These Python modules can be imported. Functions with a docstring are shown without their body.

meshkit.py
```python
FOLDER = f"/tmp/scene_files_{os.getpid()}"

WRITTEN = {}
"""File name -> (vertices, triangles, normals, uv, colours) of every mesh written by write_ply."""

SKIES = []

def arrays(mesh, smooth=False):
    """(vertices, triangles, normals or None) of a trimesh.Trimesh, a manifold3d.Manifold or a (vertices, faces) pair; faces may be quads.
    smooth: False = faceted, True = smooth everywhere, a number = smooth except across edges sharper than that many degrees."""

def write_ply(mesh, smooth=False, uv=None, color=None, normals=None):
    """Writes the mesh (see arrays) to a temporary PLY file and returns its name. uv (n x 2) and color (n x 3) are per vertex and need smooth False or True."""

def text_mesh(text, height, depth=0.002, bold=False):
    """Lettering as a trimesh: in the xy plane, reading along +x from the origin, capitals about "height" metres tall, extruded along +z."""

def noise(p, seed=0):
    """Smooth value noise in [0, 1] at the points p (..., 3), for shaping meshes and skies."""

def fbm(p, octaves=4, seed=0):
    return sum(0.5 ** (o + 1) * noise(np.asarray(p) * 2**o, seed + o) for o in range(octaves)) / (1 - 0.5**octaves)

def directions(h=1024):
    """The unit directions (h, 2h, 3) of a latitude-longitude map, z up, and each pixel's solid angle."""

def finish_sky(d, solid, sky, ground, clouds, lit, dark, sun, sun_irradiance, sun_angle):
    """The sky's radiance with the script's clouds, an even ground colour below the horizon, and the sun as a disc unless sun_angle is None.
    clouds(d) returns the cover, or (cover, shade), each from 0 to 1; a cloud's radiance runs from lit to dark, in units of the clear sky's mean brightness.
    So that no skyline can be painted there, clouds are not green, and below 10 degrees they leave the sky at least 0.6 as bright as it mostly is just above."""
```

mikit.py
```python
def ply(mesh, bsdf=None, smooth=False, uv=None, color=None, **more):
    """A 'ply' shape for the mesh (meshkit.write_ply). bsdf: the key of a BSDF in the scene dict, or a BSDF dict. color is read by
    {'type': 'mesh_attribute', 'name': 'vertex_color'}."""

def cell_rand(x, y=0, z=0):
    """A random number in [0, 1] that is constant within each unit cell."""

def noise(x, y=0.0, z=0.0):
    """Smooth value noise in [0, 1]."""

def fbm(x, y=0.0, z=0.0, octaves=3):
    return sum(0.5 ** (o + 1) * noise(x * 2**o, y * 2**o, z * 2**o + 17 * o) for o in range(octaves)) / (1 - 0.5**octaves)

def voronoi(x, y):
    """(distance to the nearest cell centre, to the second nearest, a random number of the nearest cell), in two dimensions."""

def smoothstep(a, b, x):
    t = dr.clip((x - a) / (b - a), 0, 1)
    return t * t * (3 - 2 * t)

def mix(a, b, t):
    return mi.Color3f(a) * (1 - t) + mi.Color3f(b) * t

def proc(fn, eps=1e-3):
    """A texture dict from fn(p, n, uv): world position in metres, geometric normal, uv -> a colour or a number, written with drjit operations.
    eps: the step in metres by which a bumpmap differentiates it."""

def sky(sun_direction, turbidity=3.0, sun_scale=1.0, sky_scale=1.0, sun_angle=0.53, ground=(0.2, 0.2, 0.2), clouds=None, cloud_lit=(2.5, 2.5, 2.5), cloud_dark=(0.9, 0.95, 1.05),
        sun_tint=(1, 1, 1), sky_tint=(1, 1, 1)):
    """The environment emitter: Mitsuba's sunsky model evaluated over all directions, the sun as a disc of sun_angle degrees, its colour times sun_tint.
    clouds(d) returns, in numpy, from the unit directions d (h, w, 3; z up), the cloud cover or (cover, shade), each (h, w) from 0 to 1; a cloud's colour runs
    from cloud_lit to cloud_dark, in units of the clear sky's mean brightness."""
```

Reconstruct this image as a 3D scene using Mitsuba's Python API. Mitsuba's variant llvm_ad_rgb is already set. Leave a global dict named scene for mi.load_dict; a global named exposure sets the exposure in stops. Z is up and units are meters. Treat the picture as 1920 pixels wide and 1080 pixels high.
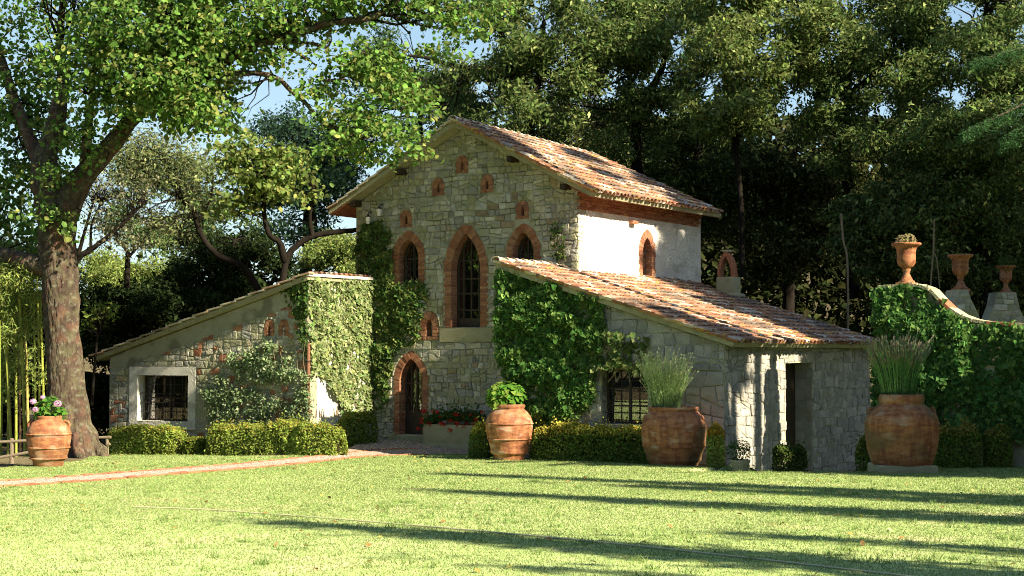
import math
import numpy as np, drjit as dr, mitsuba as mi, trimesh, shapely, mikit, meshkit
from shapely.geometry import Polygon, box as sbox, Point, LineString
from shapely.ops import unary_union
import shapely.ops
from shapely import affinity
from mikit import proc, noise, fbm, voronoi, cell_rand, smoothstep, mix

T = mi.ScalarTransform4f
scene, labels = {}, {}
# ------------------------------------------------------------------ camera, sky, exposure
F, TH, PI_ = 2909.55, .588, .043            # focal length in photo pixels, yaw, pitch
CAM = np.array([20.673, -34.081, 2.291])
RT = np.array([math.cos(TH), math.sin(TH), 0.])
FW = np.array([-math.sin(TH) * math.cos(PI_), math.cos(TH) * math.cos(PI_), math.sin(PI_)])
UP = np.cross(RT, FW)
scene['camera'] = {'type': 'perspective', 'fov': math.degrees(2 * math.atan(960 / F)), 'fov_axis': 'x', 'near_clip': .1, 'far_clip': 3000.,
                   'to_world': T().look_at(CAM.tolist(), (CAM + FW).tolist(), [0, 0, 1])}
SUN_E, SUN_A = math.radians(33.5), math.radians(6.0)
SUN = np.array([math.cos(SUN_E) * math.cos(SUN_A), -math.cos(SUN_E) * math.sin(SUN_A), math.sin(SUN_E)])
scene['sky'] = mikit.sky(SUN.tolist(), turbidity=3, sun_scale=1.85, sky_scale=1.0, sky_tint=(1.2, 1.08, 1.0), sun_tint=(.93, 1.0, 1.05), ground=(.12, .15, .06))
exposure = 2.55

# ------------------------------------------------------------------ small helpers
def rng_(s): return np.random.default_rng(s)
def at(x, y, d): return CAM + d * (FW + (x - 960) / F * RT - (y - 540) / F * UP)
def onplane(x, y, ax, val):
    r = FW + (x - 960) / F * RT - (y - 540) / F * UP
    return CAM + (val - CAM[ax]) / r[ax] * r
def sst(a, b, x):
    t = np.clip((x - a) / (b - a), 0, 1); return t * t * (3 - 2 * t)
def depth(u, v): return -math.sin(TH) * (u - CAM[0]) + math.cos(TH) * (v - CAM[1])
def gz(u, v):
    u, v = np.asarray(u, float), np.asarray(v, float)
    d = depth(u, v)
    lawn = -.29 + .028 * (39.5 - d)
    left = -.29 - np.minimum(.065 * np.maximum(d - 39.5, 0), .31)
    near = -.29 + .19 * sst(39.5, 42.6, d)
    w = sst(-6.2, -8.0, u)
    z = np.where(d < 39.5, lawn, left * w + near * (1 - w))
    z = np.where(d < 39.5, np.minimum(z, 3), z)
    drop = np.maximum(sst(6.0, 6.6, u), sst(4.6, 5.2, u) * sst(34.3, 34.8, d)) * np.maximum(sst(9.75, 9.45, u), sst(33.2, 33.6, d)) * sst(30.9, 31.5, d) * .6
    return z - drop
def gpx(x, y):
    lo, hi = 5., 90.
    for _ in range(50):
        m = (lo + hi) / 2; p = at(x, y, m)
        if p[2] > gz(p[0], p[1]): lo = m
        else: hi = m
    return p
def nk(base):
    if base not in USED: USED[base] = 0; return base
    USED[base] += 1; return f'{base}_{USED[base]:03d}'
USED = {}
def put(key, mesh, bsdf, smooth=False, uv=None, color=None):
    key = nk(key)
    scene[key] = mikit.ply(mesh, bsdf, smooth=smooth, uv=uv, color=color)
    return key
def lab(key, label=None, cat=None, group=None, kind=None):
    d = {}
    if label: d['label'] = label
    if cat: d['category'] = cat
    if group: d['group'] = group
    if kind: d['kind'] = kind
    labels[key] = d; return key
class MB:
    def __init__(s): s.v, s.f, s.u, s.n = [], [], [], 0
    def add(s, v, f, uv=(0, 0)):
        v = np.asarray(v, float); f = np.asarray(f, int)
        if f.shape[1] == 4: f = np.vstack([f[:, [0, 1, 2]], f[:, [0, 2, 3]]])
        s.v.append(v); s.f.append(f + s.n); s.n += len(v)
        u = np.asarray(uv, float); s.u.append(np.broadcast_to(u, (len(v), 2)) if u.ndim == 1 else u)
    def put(s, key, bsdf, smooth=False):
        uv = np.vstack(s.u) if smooth in (False, True) else None
        return put(key, (np.vstack(s.v), np.vstack(s.f)), bsdf, smooth, uv)
def frame(O, X, Y, N): return [np.array(a, float) for a in (O, X, Y, N)]
def loc(fr, a, b, h): return fr[0] + np.multiply.outer(a, fr[1]) + np.multiply.outer(b, fr[2]) + np.multiply.outer(h, fr[3])
def slab(fr, poly, h0, h1, bev=.012, dome=.004, tilt=(0, 0)):
    """A convex piece standing on the plane of fr: base ring, shoulder ring, domed front."""
    p = np.asarray(poly, float)
    if p.ndim != 2 or len(p) < 3: return None
    if Polygon(p).exterior.is_ccw is False: p = p[::-1]
    c = p.mean(0); n = len(p)
    q = c + (p - c) * np.maximum(1 - bev / np.maximum(np.linalg.norm(p - c, axis=1, keepdims=True), 1e-6), .5)
    hq = h1 + (q - c) @ np.array(tilt)
    V = np.vstack([loc(fr, p[:, 0], p[:, 1], np.full(n, h0)), loc(fr, p[:, 0], p[:, 1], np.maximum(hq - bev * .8, h0)), loc(fr, q[:, 0], q[:, 1], hq), loc(fr, c[:1], c[1:], np.array([h1 + dome]))])
    i = np.arange(n); j = (i + 1) % n
    Fq = [np.stack([i + k * n, j + k * n, j + (k + 1) * n, i + (k + 1) * n], 1) for k in (0, 1)]
    Fq = np.vstack(Fq); Ft = np.stack([i + 2 * n, j + 2 * n, np.full(n, 3 * n)], 1)
    return V, np.vstack([Fq[:, [0, 1, 2]], Fq[:, [0, 2, 3]], Ft])
def prism(fr, poly, h0, h1):
    """Extrusion of any shapely polygon between heights h0 < h1 of the frame."""
    V, Fc = [], []
    k = 0
    for g in getattr(poly, 'geoms', [poly]):
        if g.geom_type != 'Polygon' or g.area < 1e-6: continue
        m = trimesh.creation.extrude_polygon(g, h1 - h0, engine='earcut')
        v = np.array(m.vertices); V.append(loc(fr, v[:, 0], v[:, 1], v[:, 2] + h0)); Fc.append(np.array(m.faces) + k); k += len(v)
    return np.vstack(V), np.vstack(Fc)
WORLD = frame([0, 0, 0], [1, 0, 0], [0, 1, 0], [0, 0, 1])
def boxm(x0, x1, y0, y1, z0, z1, bev=.01): return slab(WORLD, [(x0, y0), (x1, y0), (x1, y1), (x0, y1)], z0, z1, bev, 0)
def tube(pts, rad, sides=8, seed=0, rough=0., cap=True, nscale=2.5):
    p = np.asarray(pts, float); r = np.broadcast_to(np.asarray(rad, float), (len(p),))
    t = np.gradient(p, axis=0); t /= np.linalg.norm(t, axis=1, keepdims=True) + 1e-9
    a = np.cross(t[0], [0, 0, 1.]) if abs(t[0][2]) < .9 else np.cross(t[0], [1., 0, 0])
    A = []
    for i in range(len(p)):
        a = a - (a @ t[i]) * t[i]; a /= np.linalg.norm(a) + 1e-9; A.append(a)
    A = np.array(A); B = np.cross(t, A); g = np.arange(sides) * 2 * np.pi / sides
    dirs = np.cos(g)[None, :, None] * A[:, None] + np.sin(g)[None, :, None] * B[:, None]
    V = p[:, None] + r[:, None, None] * dirs
    if rough:
        nn = meshkit.fbm(V * nscale / np.maximum(r[:, None, None], .05) * .35, 3, seed) - .5
        V = V + dirs * (nn * rough * r[:, None])[:, :, None]
    V = V.reshape(-1, 3); i, j = np.meshgrid(np.arange(len(p) - 1), np.arange(sides), indexing='ij')
    q = np.stack([i * sides + j, i * sides + (j + 1) % sides, (i + 1) * sides + (j + 1) % sides, (i + 1) * sides + j], -1).reshape(-1, 4)
    Fc = np.vstack([q[:, [0, 1, 2]], q[:, [0, 2, 3]]])
    if cap:
        m = len(V); V = np.vstack([V, p[:1], p[-1:]]); s = np.arange(sides); e = (len(p) - 1) * sides
        Fc = np.vstack([Fc, np.stack([(s + 1) % sides, s, np.full(sides, m)], 1), np.stack([e + s, e + (s + 1) % sides, np.full(sides, m + 1)], 1)])
    return V, Fc
def curve(ctrl, n=24):
    """Catmull-Rom through (x, y, z, r) rows."""
    c = np.asarray(ctrl, float); c = np.vstack([2 * c[0] - c[1], c, 2 * c[-1] - c[-2]]); out = []
    for i in range(1, len(c) - 2):
        t = np.linspace(0, 1, max(3, n // (len(c) - 3)), endpoint=i == len(c) - 3)[:, None]
        a, b, d, e = c[i - 1:i + 3]
        out.append(.5 * ((2 * b) + (d - a) * t + (2 * a - 5 * b + 4 * d - e) * t ** 2 + (3 * b - a - 3 * d + e) * t ** 3))
    o = np.vstack(out); return o[:, :3], np.maximum(o[:, 3], .004)
def lathe(prof, center, sides=56, uvv=(0, 0), wob=0., seed=0):
    pr = np.asarray(prof, float); g = np.arange(sides) * 2 * np.pi / sides
    V = np.stack([pr[:, None, 0] * np.cos(g), pr[:, None, 0] * np.sin(g), np.repeat(pr[:, None, 1], sides, 1)], -1)
    if wob: V[..., :2] *= 1 + wob * (meshkit.fbm(V * 3, 2, seed)[..., None] - .5)
    n = len(pr); i, j = np.meshgrid(np.arange(n - 1), np.arange(sides), indexing='ij')
    q = np.stack([i * sides + j, i * sides + (j + 1) % sides, (i + 1) * sides + (j + 1) % sides, (i + 1) * sides + j], -1).reshape(-1, 4)
    return V.reshape(-1, 3) + np.asarray(center), np.vstack([q[:, [0, 1, 2]], q[:, [0, 2, 3]]])
def unit(v): return v / (np.linalg.norm(v, axis=-1, keepdims=True) + 1e-12)
RHOMB = (np.array([[0, 0, 0], [.5, .42, .1], [0, 1, 0], [-.5, .42, .1]]), np.array([[0, 1, 2], [0, 2, 3]]))
LOBED = (np.array([[0, 0, 0], [.44, .3, .07], [.46, .68, .07], [0, 1, -.05], [-.46, .68, .07], [-.44, .3, .07]]), np.array([[0, 1, 2], [0, 2, 3], [0, 3, 4], [0, 4, 5]]))
IVYL = (np.array([[0, .04, 0], [.48, .1, .08], [.3, .6, .05], [0, 1, -.06], [-.3, .6, .05], [-.48, .1, .08]]), np.array([[0, 1, 2], [0, 2, 3], [0, 3, 4], [0, 4, 5]]))
def leaves(key, C, N, D, L, W, col, shape=RHOMB, bsdf='leaf'):
    """Leaf-sized faces: centres C, facing N, growing along D, of length L and width W, colours col (all one row a leaf)."""
    N = unit(N); D = unit(D - (D * N).sum(1, keepdims=True) * N); S = np.cross(D, N)
    v, f = shape; m, k = len(C), len(v)
    L = np.broadcast_to(L, (m,)); W = np.broadcast_to(W, (m,))
    V = C[:, None] + S[:, None] * (v[None, :, :1] * W[:, None, None]) + D[:, None] * ((v[None, :, 1:2] - .5) * L[:, None, None]) + N[:, None] * (v[None, :, 2:] * W[:, None, None])
    Fc = (f[None] + (np.arange(m) * k)[:, None, None]).reshape(-1, 3)
    return put(key, (V.reshape(-1, 3), Fc), bsdf, False, None, np.repeat(np.clip(col, .002, .95), k, 0))
def tint(rng, n, base, var=.25, mixc=None, pm=.0):
    c = np.asarray(base, float) * np.exp(rng.normal(0, var, (n, 1)))
    c = c * (1 + rng.normal(0, .08, (n, 3)))
    if mixc is not None:
        k = rng.random(n) < pm; c[k] = np.asarray(mixc) * np.exp(rng.normal(0, var, (k.sum(), 1)))
    return c
def spray_points(rng, blobs, per_spray, sig):
    """blobs: rows (centre 3, radii 3, sprays). Points in sprays spread through each ellipsoid, thicker near its outside."""
    P, O = [], []
    for b in blobs:
        n = int(b[6])
        if n < 1: continue
        d = unit(rng.normal(0, 1, (n, 3))); r = rng.random(n) ** .42
        s = b[:3] + d * r[:, None] * b[3:6]
        k = rng.poisson(per_spray, n) + 1
        idx = np.repeat(np.arange(n), k)
        P.append(s[idx] + rng.normal(0, 1, (len(idx), 3)) * sig * np.array([1, 1, .6])); O.append(d[idx])
    return np.vstack(P), np.vstack(O)
def foliage(key, rng, blobs, per_spray, sig, L, W, base, var=.28, shape=RHOMB, mixc=None, pm=0., bsdf='leaf', up=.5, droop=.3):
    P, O = spray_points(rng, blobs, per_spray, sig); n = len(P)
    N = unit(rng.normal(0, 1, (n, 3)) * .75 + O * .35 + [0, 0, up])
    D = unit(O * .6 + rng.normal(0, .7, (n, 3)) - [0, 0, droop])
    s = np.clip(np.exp(rng.normal(0, .33, n)), .5, 1.7)
    return leaves(key, P, N, D, L * s, W * s, tint(rng, n, base, var, mixc, pm), shape, bsdf)
def pxblob(x, y, d, rx, ry, rd, n):
    """An ellipsoid of foliage centred at depth d: half-sizes rx, ry in photo pixels at that depth, rd in metres along the view."""
    return np.array([*at(x, y, d), rx * d / F, max(rd, .3), ry * d / F, n])

# ------------------------------------------------------------------ materials
def rgb(*c): return {'type': 'rgb', 'value': list(c)}
def two(d): return {'type': 'twosided', 'bsdf': d}
def pr(col, rough=.85, spec=.3, **k): return {'type': 'principled', 'base_color': col, 'roughness': rough, 'specular': spec, **k}
def bumped(d, fn, scale=1., eps=4e-3): return {'type': 'bumpmap', 'arbitrary': proc(fn, eps), 'scale': scale, 'bsdf': d}
def stone_fn(p, n, uv):
    a, b = uv.x, uv.y
    c = mix((.44, .425, .34), (.35, .355, .33), smoothstep(.35, .6, a))
    c = mix(c, (.45, .445, .40), smoothstep(.72, .78, a)); c = mix(c, (.34, .27, .19), smoothstep(.95, .97, a))
    m = fbm(p.x * 9, p.y * 9, p.z * 9, 4); g = noise(p.x * 60, p.y * 60, p.z * 60)
    c = c * (.55 + .68 * m) * (.85 + .3 * g) * (.68 + .52 * b)
    lich = smoothstep(.44, .66, fbm(p.x * 3 + 7, p.y * 3, p.z * 3, 4))
    return mix(c, (.25, .26, .13), lich * .6)
def ashlar_fn(p, n, uv):
    m = fbm(p.x * 7, p.y * 7, p.z * 7, 4); g = noise(p.x * 50, p.y * 50, p.z * 50)
    c = mix((.42, .41, .38), (.28, .28, .265), uv.x) * (.62 + .5 * m) * (.85 + .3 * g)
    return mix(c, (.24, .23, .15), smoothstep(.58, .75, fbm(p.x * 2.3, p.y * 2.3 + 5, p.z * 2.3, 4)) * .5)
def mortar_fn(p, n, uv):
    m = fbm(p.x * 4, p.y * 4, p.z * 4, 4); g = noise(p.x * 90, p.y * 90, p.z * 90)
    c = mix((.27, .27, .19), (.40, .395, .31), m) * (.75 + .45 * g)
    return mix(c, (.09, .085, .06), smoothstep(.5, .66, fbm(p.x * 1.7 + 3, p.y * 1.7, p.z * 2.1, 4)) * .55)
def plaster_fn(p, n, uv):
    m = fbm(p.x * 3, p.y * 3, p.z * 3, 5); g = noise(p.x * 40, p.y * 40, p.z * 40)
    c = mix((.50, .49, .45), (.72, .71, .66), m) * (.85 + .25 * g)
    return mix(c, (.26, .25, .2), smoothstep(.6, .8, fbm(p.x * 1.1 + 3, p.y * 1.1, p.z * 2.3, 4)) * .5)
def render_fn(p, n, uv):   # olive cement rendering on verges, sills and the planter
    m = fbm(p.x * 5, p.y * 5, p.z * 5, 4); g = noise(p.x * 70, p.y * 70, p.z * 70)
    return mix((.24, .235, .14), (.38, .365, .25), m) * (.8 + .35 * g)
def brick_fn(p, n, uv):
    m = fbm(p.x * 14, p.y * 14, p.z * 14, 3); g = noise(p.x * 90, p.y * 90, p.z * 90)
    c = mix((.29, .115, .065), (.40, .205, .12), uv.x); c = mix(c, (.27, .12, .075), smoothstep(.8, .9, uv.y))
    return c * (.6 + .55 * m) * (.8 + .35 * g)
def tile_fn(p, n, uv):
    a, b = uv.x, uv.y
    c = mix((.29, .135, .08), (.37, .20, .125), a); c = mix(c, (.58, .53, .45), smoothstep(.72, .8, b)); c = mix(c, (.27, .12, .08), smoothstep(.9, .93, b))
    m = fbm(p.x * 11, p.y * 11, p.z * 11, 4)
    c = c * (.55 + .65 * m)
    lic = smoothstep(.55, .66, fbm(p.x * 6 + 11, p.y * 6, p.z * 6, 4))
    c = mix(c, (.50, .48, .42), lic * .4)
    c = mix(c, (.55, .36, .06), smoothstep(.62, .7, fbm(p.x * 7 + 31, p.y * 7, p.z * 7, 3)) * .6)
    return mix(c, (.10, .085, .07), smoothstep(.5, .68, fbm(p.x * 1.3, p.y * 1.3 + 9, p.z * 1.3, 5)) * .8)
def terra_fn(p, n, uv):
    m = .55 * fbm(p.x * 13, p.y * 13, p.z * 2.2, 4) + .45 * fbm(p.x * 5, p.y * 5, p.z * 16, 4); s = fbm(p.x * 1.7 + 5, p.y * 1.7, p.z * 1.7, 3); g = noise(p.x * 80, p.y * 80, p.z * 80)
    c = mix((.20, .072, .034), (.37, .16, .072), smoothstep(.36, .64, m)) * (.8 + .35 * g)
    c = mix(c, (.48, .37, .27), smoothstep(.52, .8, fbm(p.x * 4, p.y * 4, p.z * 7, 5)) * uv.x)       # lime bloom
    return mix(c, (.10, .085, .04), smoothstep(.45, .7, s) * .8 * uv.y)                              # algae
def bark_fn(p, n, uv):
    m = fbm(p.x * 9, p.y * 9, p.z * 2.6, 4)
    c = mix((.02, .015, .012), (.10, .072, .055), m)
    c = mix(c, (.14, .15, .08), smoothstep(.4, .72, fbm(p.x * 7.1, p.y * 7.1 + 4, p.z * 5.4, 4)) * .35)
    c = mix(c, (.15, .07, .05), smoothstep(.5, .7, fbm(p.x * 4.1 + 19, p.y * 4.1, p.z * 3, 4)) * .45)
    return mix(c, (.24, .25, .20), smoothstep(.52, .75, fbm(p.x * 13 + 9, p.y * 13, p.z * 11, 4)) * .3)
def bark_h(p, n, uv): return fbm(p.x * 16, p.y * 16, p.z * 3.2, 4) * .09
def lawn_fn(p, n, uv):
    m = fbm(p.x * .45, p.y * .45, 0, 4); g = fbm(p.x * 5, p.y * 5, 0, 3); h = noise(p.x * 45, p.y * 45, 0)
    c = mix((.23, .31, .11), (.30, .365, .16), smoothstep(.3, .7, m) * .7 + .3 * g) * (.8 + .35 * g) * (.85 + .3 * h)
    return mix(c, (.40, .37, .22), smoothstep(.63, .75, fbm(p.x * 1.1 + 40, p.y * 1.1, 0, 4)) * .6)
def soil_fn(p, n, uv):
    m = fbm(p.x * 2, p.y * 2, 0, 4); g = noise(p.x * 30, p.y * 30, 0)
    return mix((.045, .04, .025), (.10, .085, .05), m) * (.6 + .8 * g)
def gravel_fn(p, n, uv):
    a, b, c = voronoi(p.x * 28, p.y * 28)
    return mix((.24, .165, .13), (.48, .36, .29), c) * smoothstep(.0, .25, b - a + .06)
def gravel_h(p, n, uv):
    a, b, c = voronoi(p.x * 28, p.y * 28); return -a * a * .012
def wood_fn(p, n, uv):
    m = fbm(p.x * 30, p.y * 30, p.z * 3, 3); return mix((.022, .015, .010), (.05, .034, .022), m)
def grain_h(p, n, uv): return fbm(p.x * 26, p.y * 26, p.z * 26, 4) * .014
for k, fn, ro in (('stone', stone_fn, .9), ('ashlar', ashlar_fn, .9), ('mortar', mortar_fn, .95), ('plaster', plaster_fn, .9), ('cement', render_fn, .9)):
    scene[k] = two(bumped(pr(proc(fn), ro, .2), grain_h))
scene['brick'] = two(pr(proc(brick_fn), .9, .2))
scene['tile'] = two(pr(proc(tile_fn), .85, .3))
scene['terracotta'] = two(bumped(pr(proc(terra_fn), .7, .35), lambda p, n, uv: fbm(p.x * 12, p.y * 12, p.z * 22, 3) * .008))
scene['bark'] = two(bumped(pr(proc(bark_fn), .95, .15), bark_h, 1., 8e-3))
scene['grey_bark'] = two(pr(proc(lambda p, n, uv: mix((.006, .005, .004), (.024, .02, .016), fbm(p.x * 8, p.y * 8, p.z * 3, 4))), .95, .1))
scene['turf'] = two(pr(proc(lawn_fn), .95, .1))
scene['soil'] = two(pr(proc(soil_fn), 1., .05))
scene['gravel_mix'] = two(bumped(pr(proc(gravel_fn), .95, .15), gravel_h))
scene['dark_wood'] = two(pr(proc(wood_fn), .55, .4))
scene['iron'] = two(pr(rgb(.025, .024, .024), .5, .4))
scene['glass_pane'] = {'type': 'thindielectric', 'int_ior': 1.5}
scene['black_void'] = two(pr(rgb(.012, .011, .01), .95, .1))
scene['copper'] = two(pr(rgb(.19, .085, .05), .5, .5))
scene['white_paint'] = two(pr(rgb(.72, .7, .66), .5, .4))
scene['pale_wood'] = two(pr(rgb(.19, .155, .11), .8, .2))
scene['cord'] = two(pr(rgb(.55, .52, .36), .7, .3))
scene['leaf'] = {'type': 'principledthin', 'base_color': {'type': 'mesh_attribute', 'name': 'vertex_color'}, 'roughness': .48, 'diff_trans': .75, 'eta': 1.4}
scene['matte_leaf'] = {'type': 'principledthin', 'base_color': {'type': 'mesh_attribute', 'name': 'vertex_color'}, 'roughness': .7, 'diff_trans': .7, 'eta': 1.3}
scene['cane_skin'] = two(pr({'type': 'mesh_attribute', 'name': 'vertex_color'}, .4, .4))

# ------------------------------------------------------------------ ground
def grid_mesh(us, vs, off=0.):
    U, V = np.meshgrid(us, vs, indexing='ij'); Z = gz(U, V) + off
    n, m = len(us), len(vs); i, j = np.meshgrid(np.arange(n - 1), np.arange(m - 1), indexing='ij')
    q = np.stack([i * m + j, (i + 1) * m + j, (i + 1) * m + j + 1, i * m + j + 1], -1).reshape(-1, 4)
    return np.stack([U, V, Z], -1).reshape(-1, 3), np.vstack([q[:, [0, 1, 2]], q[:, [0, 2, 3]]])
g_ = [-600, -300, -150, -80, -50]
us = np.concatenate([g_, np.arange(-40, 40.1, .5), [50, 80, 150, 300, 600]])
def hill_mesh():
    U, V = np.meshgrid(np.arange(-200, 260, 6.), np.arange(40, 220, 6.), indexing='ij'); D = depth(U, V); Lt = math.cos(TH) * (U - CAM[0]) + math.sin(TH) * (V - CAM[1]); right = sst(-.22, .05, Lt / np.maximum(D, 1))
    Z = -3 + sst(72, 118, D) * (3.5 + 12.5 * right) + meshkit.fbm(np.stack([U * .05, V * .05, U * 0], -1), 3, 9) * 3 * sst(72, 100, D); n, m = U.shape; i, j = np.meshgrid(np.arange(n - 1), np.arange(m - 1), indexing='ij')
    q = np.stack([i * m + j, (i + 1) * m + j, (i + 1) * m + j + 1, i * m + j + 1], -1).reshape(-1, 4); return np.stack([U, V, Z], -1).reshape(-1, 3), q
put('hill', hill_mesh(), 'soil', True); lab('hill', 'dark wooded slope rising behind the trees', 'hill', kind='structure')
put('ground', grid_mesh(us, np.concatenate([g_, np.arange(-46, 30.1, .5), [40, 60, 100, 200, 600]])), 'soil', True)
lab('ground', 'dark leaf-strewn soil under the trees and round the house', 'ground', kind='structure')
def sheet(poly, step, off):
    """The ground's surface inside a polygon, lying off metres above it."""
    poly = poly.buffer(0); x0, y0, x1, y1 = poly.bounds; V, Fc, k = [], [], 0
    pts = []
    cells = [(a, b) for a in np.arange(x0, x1, step) for b in np.arange(y0, y1, step)]
    sh = shapely.box([c[0] for c in cells], [c[1] for c in cells], [c[0] + step for c in cells], [c[1] + step for c in cells])
    inside = shapely.contains(poly, sh); touch = shapely.intersects(poly, sh)
    vi = {}
    def vert(a, b):
        key = (round(a, 4), round(b, 4))
        if key not in vi: vi[key] = len(pts); pts.append((a, b))
        return vi[key]
    for c, s, i_, t_ in zip(cells, sh, inside, touch):
        if i_:
            a = [vert(c[0], c[1]), vert(c[0] + step, c[1]), vert(c[0] + step, c[1] + step), vert(c[0], c[1] + step)]
            Fc += [[a[0], a[1], a[2]], [a[0], a[2], a[3]]]
        elif t_:
            for g in getattr(poly.intersection(s), 'geoms', [poly.intersection(s)]):
                if g.geom_type != 'Polygon' or g.area < 1e-5: continue
                tv, tf = trimesh.creation.triangulate_polygon(g, engine='earcut')
                ids = [vert(*q) for q in tv]; Fc += [[ids[x] for x in t] for t in tf]
    p = np.array(pts); V = np.column_stack([p, gz(p[:, 0], p[:, 1]) + off]); Fc = np.array(Fc)
    n = np.cross(V[Fc[:, 1]] - V[Fc[:, 0]], V[Fc[:, 2]] - V[Fc[:, 0]])[:, 2] < 0
    Fc[n] = Fc[n][:, ::-1]
    return V, Fc
LEFTEDGE = [gpx(x, y)[:2] for x, y in ((-260, 900), (-60, 884), (60, 874), (150, 866), (200, 856), (420, 857), (645, 853), (690, 852), (890, 854), (1000, 862), (1205, 872), (1345, 884), (1450, 890), (1660, 889.5), (1920, 888), (2500, 886))]
lawn_poly = Polygon(LEFTEDGE + [(36, -14), (34, -46), (2, -46), (-22, -24)])
def path_center():
    px = [(-500, 937), (-200, 922), (0, 911), (150, 901), (300, 889), (430, 879), (540, 869), (620, 860), (700, 853), (800, 850)]
    return np.array([gpx(*p)[:2] for p in px])
pc_ = path_center()
pcx, _ = curve(np.column_stack([pc_, np.zeros(len(pc_)), np.ones(len(pc_))]), 90); pcl = LineString(pcx[:, :2])
PATHW = .60
path_poly = pcl.buffer(PATHW, cap_style=2)
apron = Polygon([gpx(x, y)[:2] for x, y in ((640, 851), (700, 852), (890, 854), (960, 848))] + [(-.9, -.05), (-6.7, -.05)])
apron = unary_union([apron, path_poly.intersection(sbox(-6.5, -4.4, 2, 0))]).buffer(0)
put('lawn', sheet(lawn_poly, .5, .02), 'turf', True); lab('lawn', 'mown sunlit yellow-green lawn with long tree shadows', 'lawn', kind='structure')
put('path', sheet(path_poly, .4, .034), 'gravel_mix', True); lab('path', 'narrow curving gravel path edged with red bricks across the lawn', 'path', kind='structure')
put('gravel', sheet(apron, .4, .03), 'gravel_mix', True); lab('gravel', 'grey gravel apron before the low arched door', 'gravel', kind='structure')
rg = rng_(5); edge_mb = MB(); cnt = 0
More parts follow.
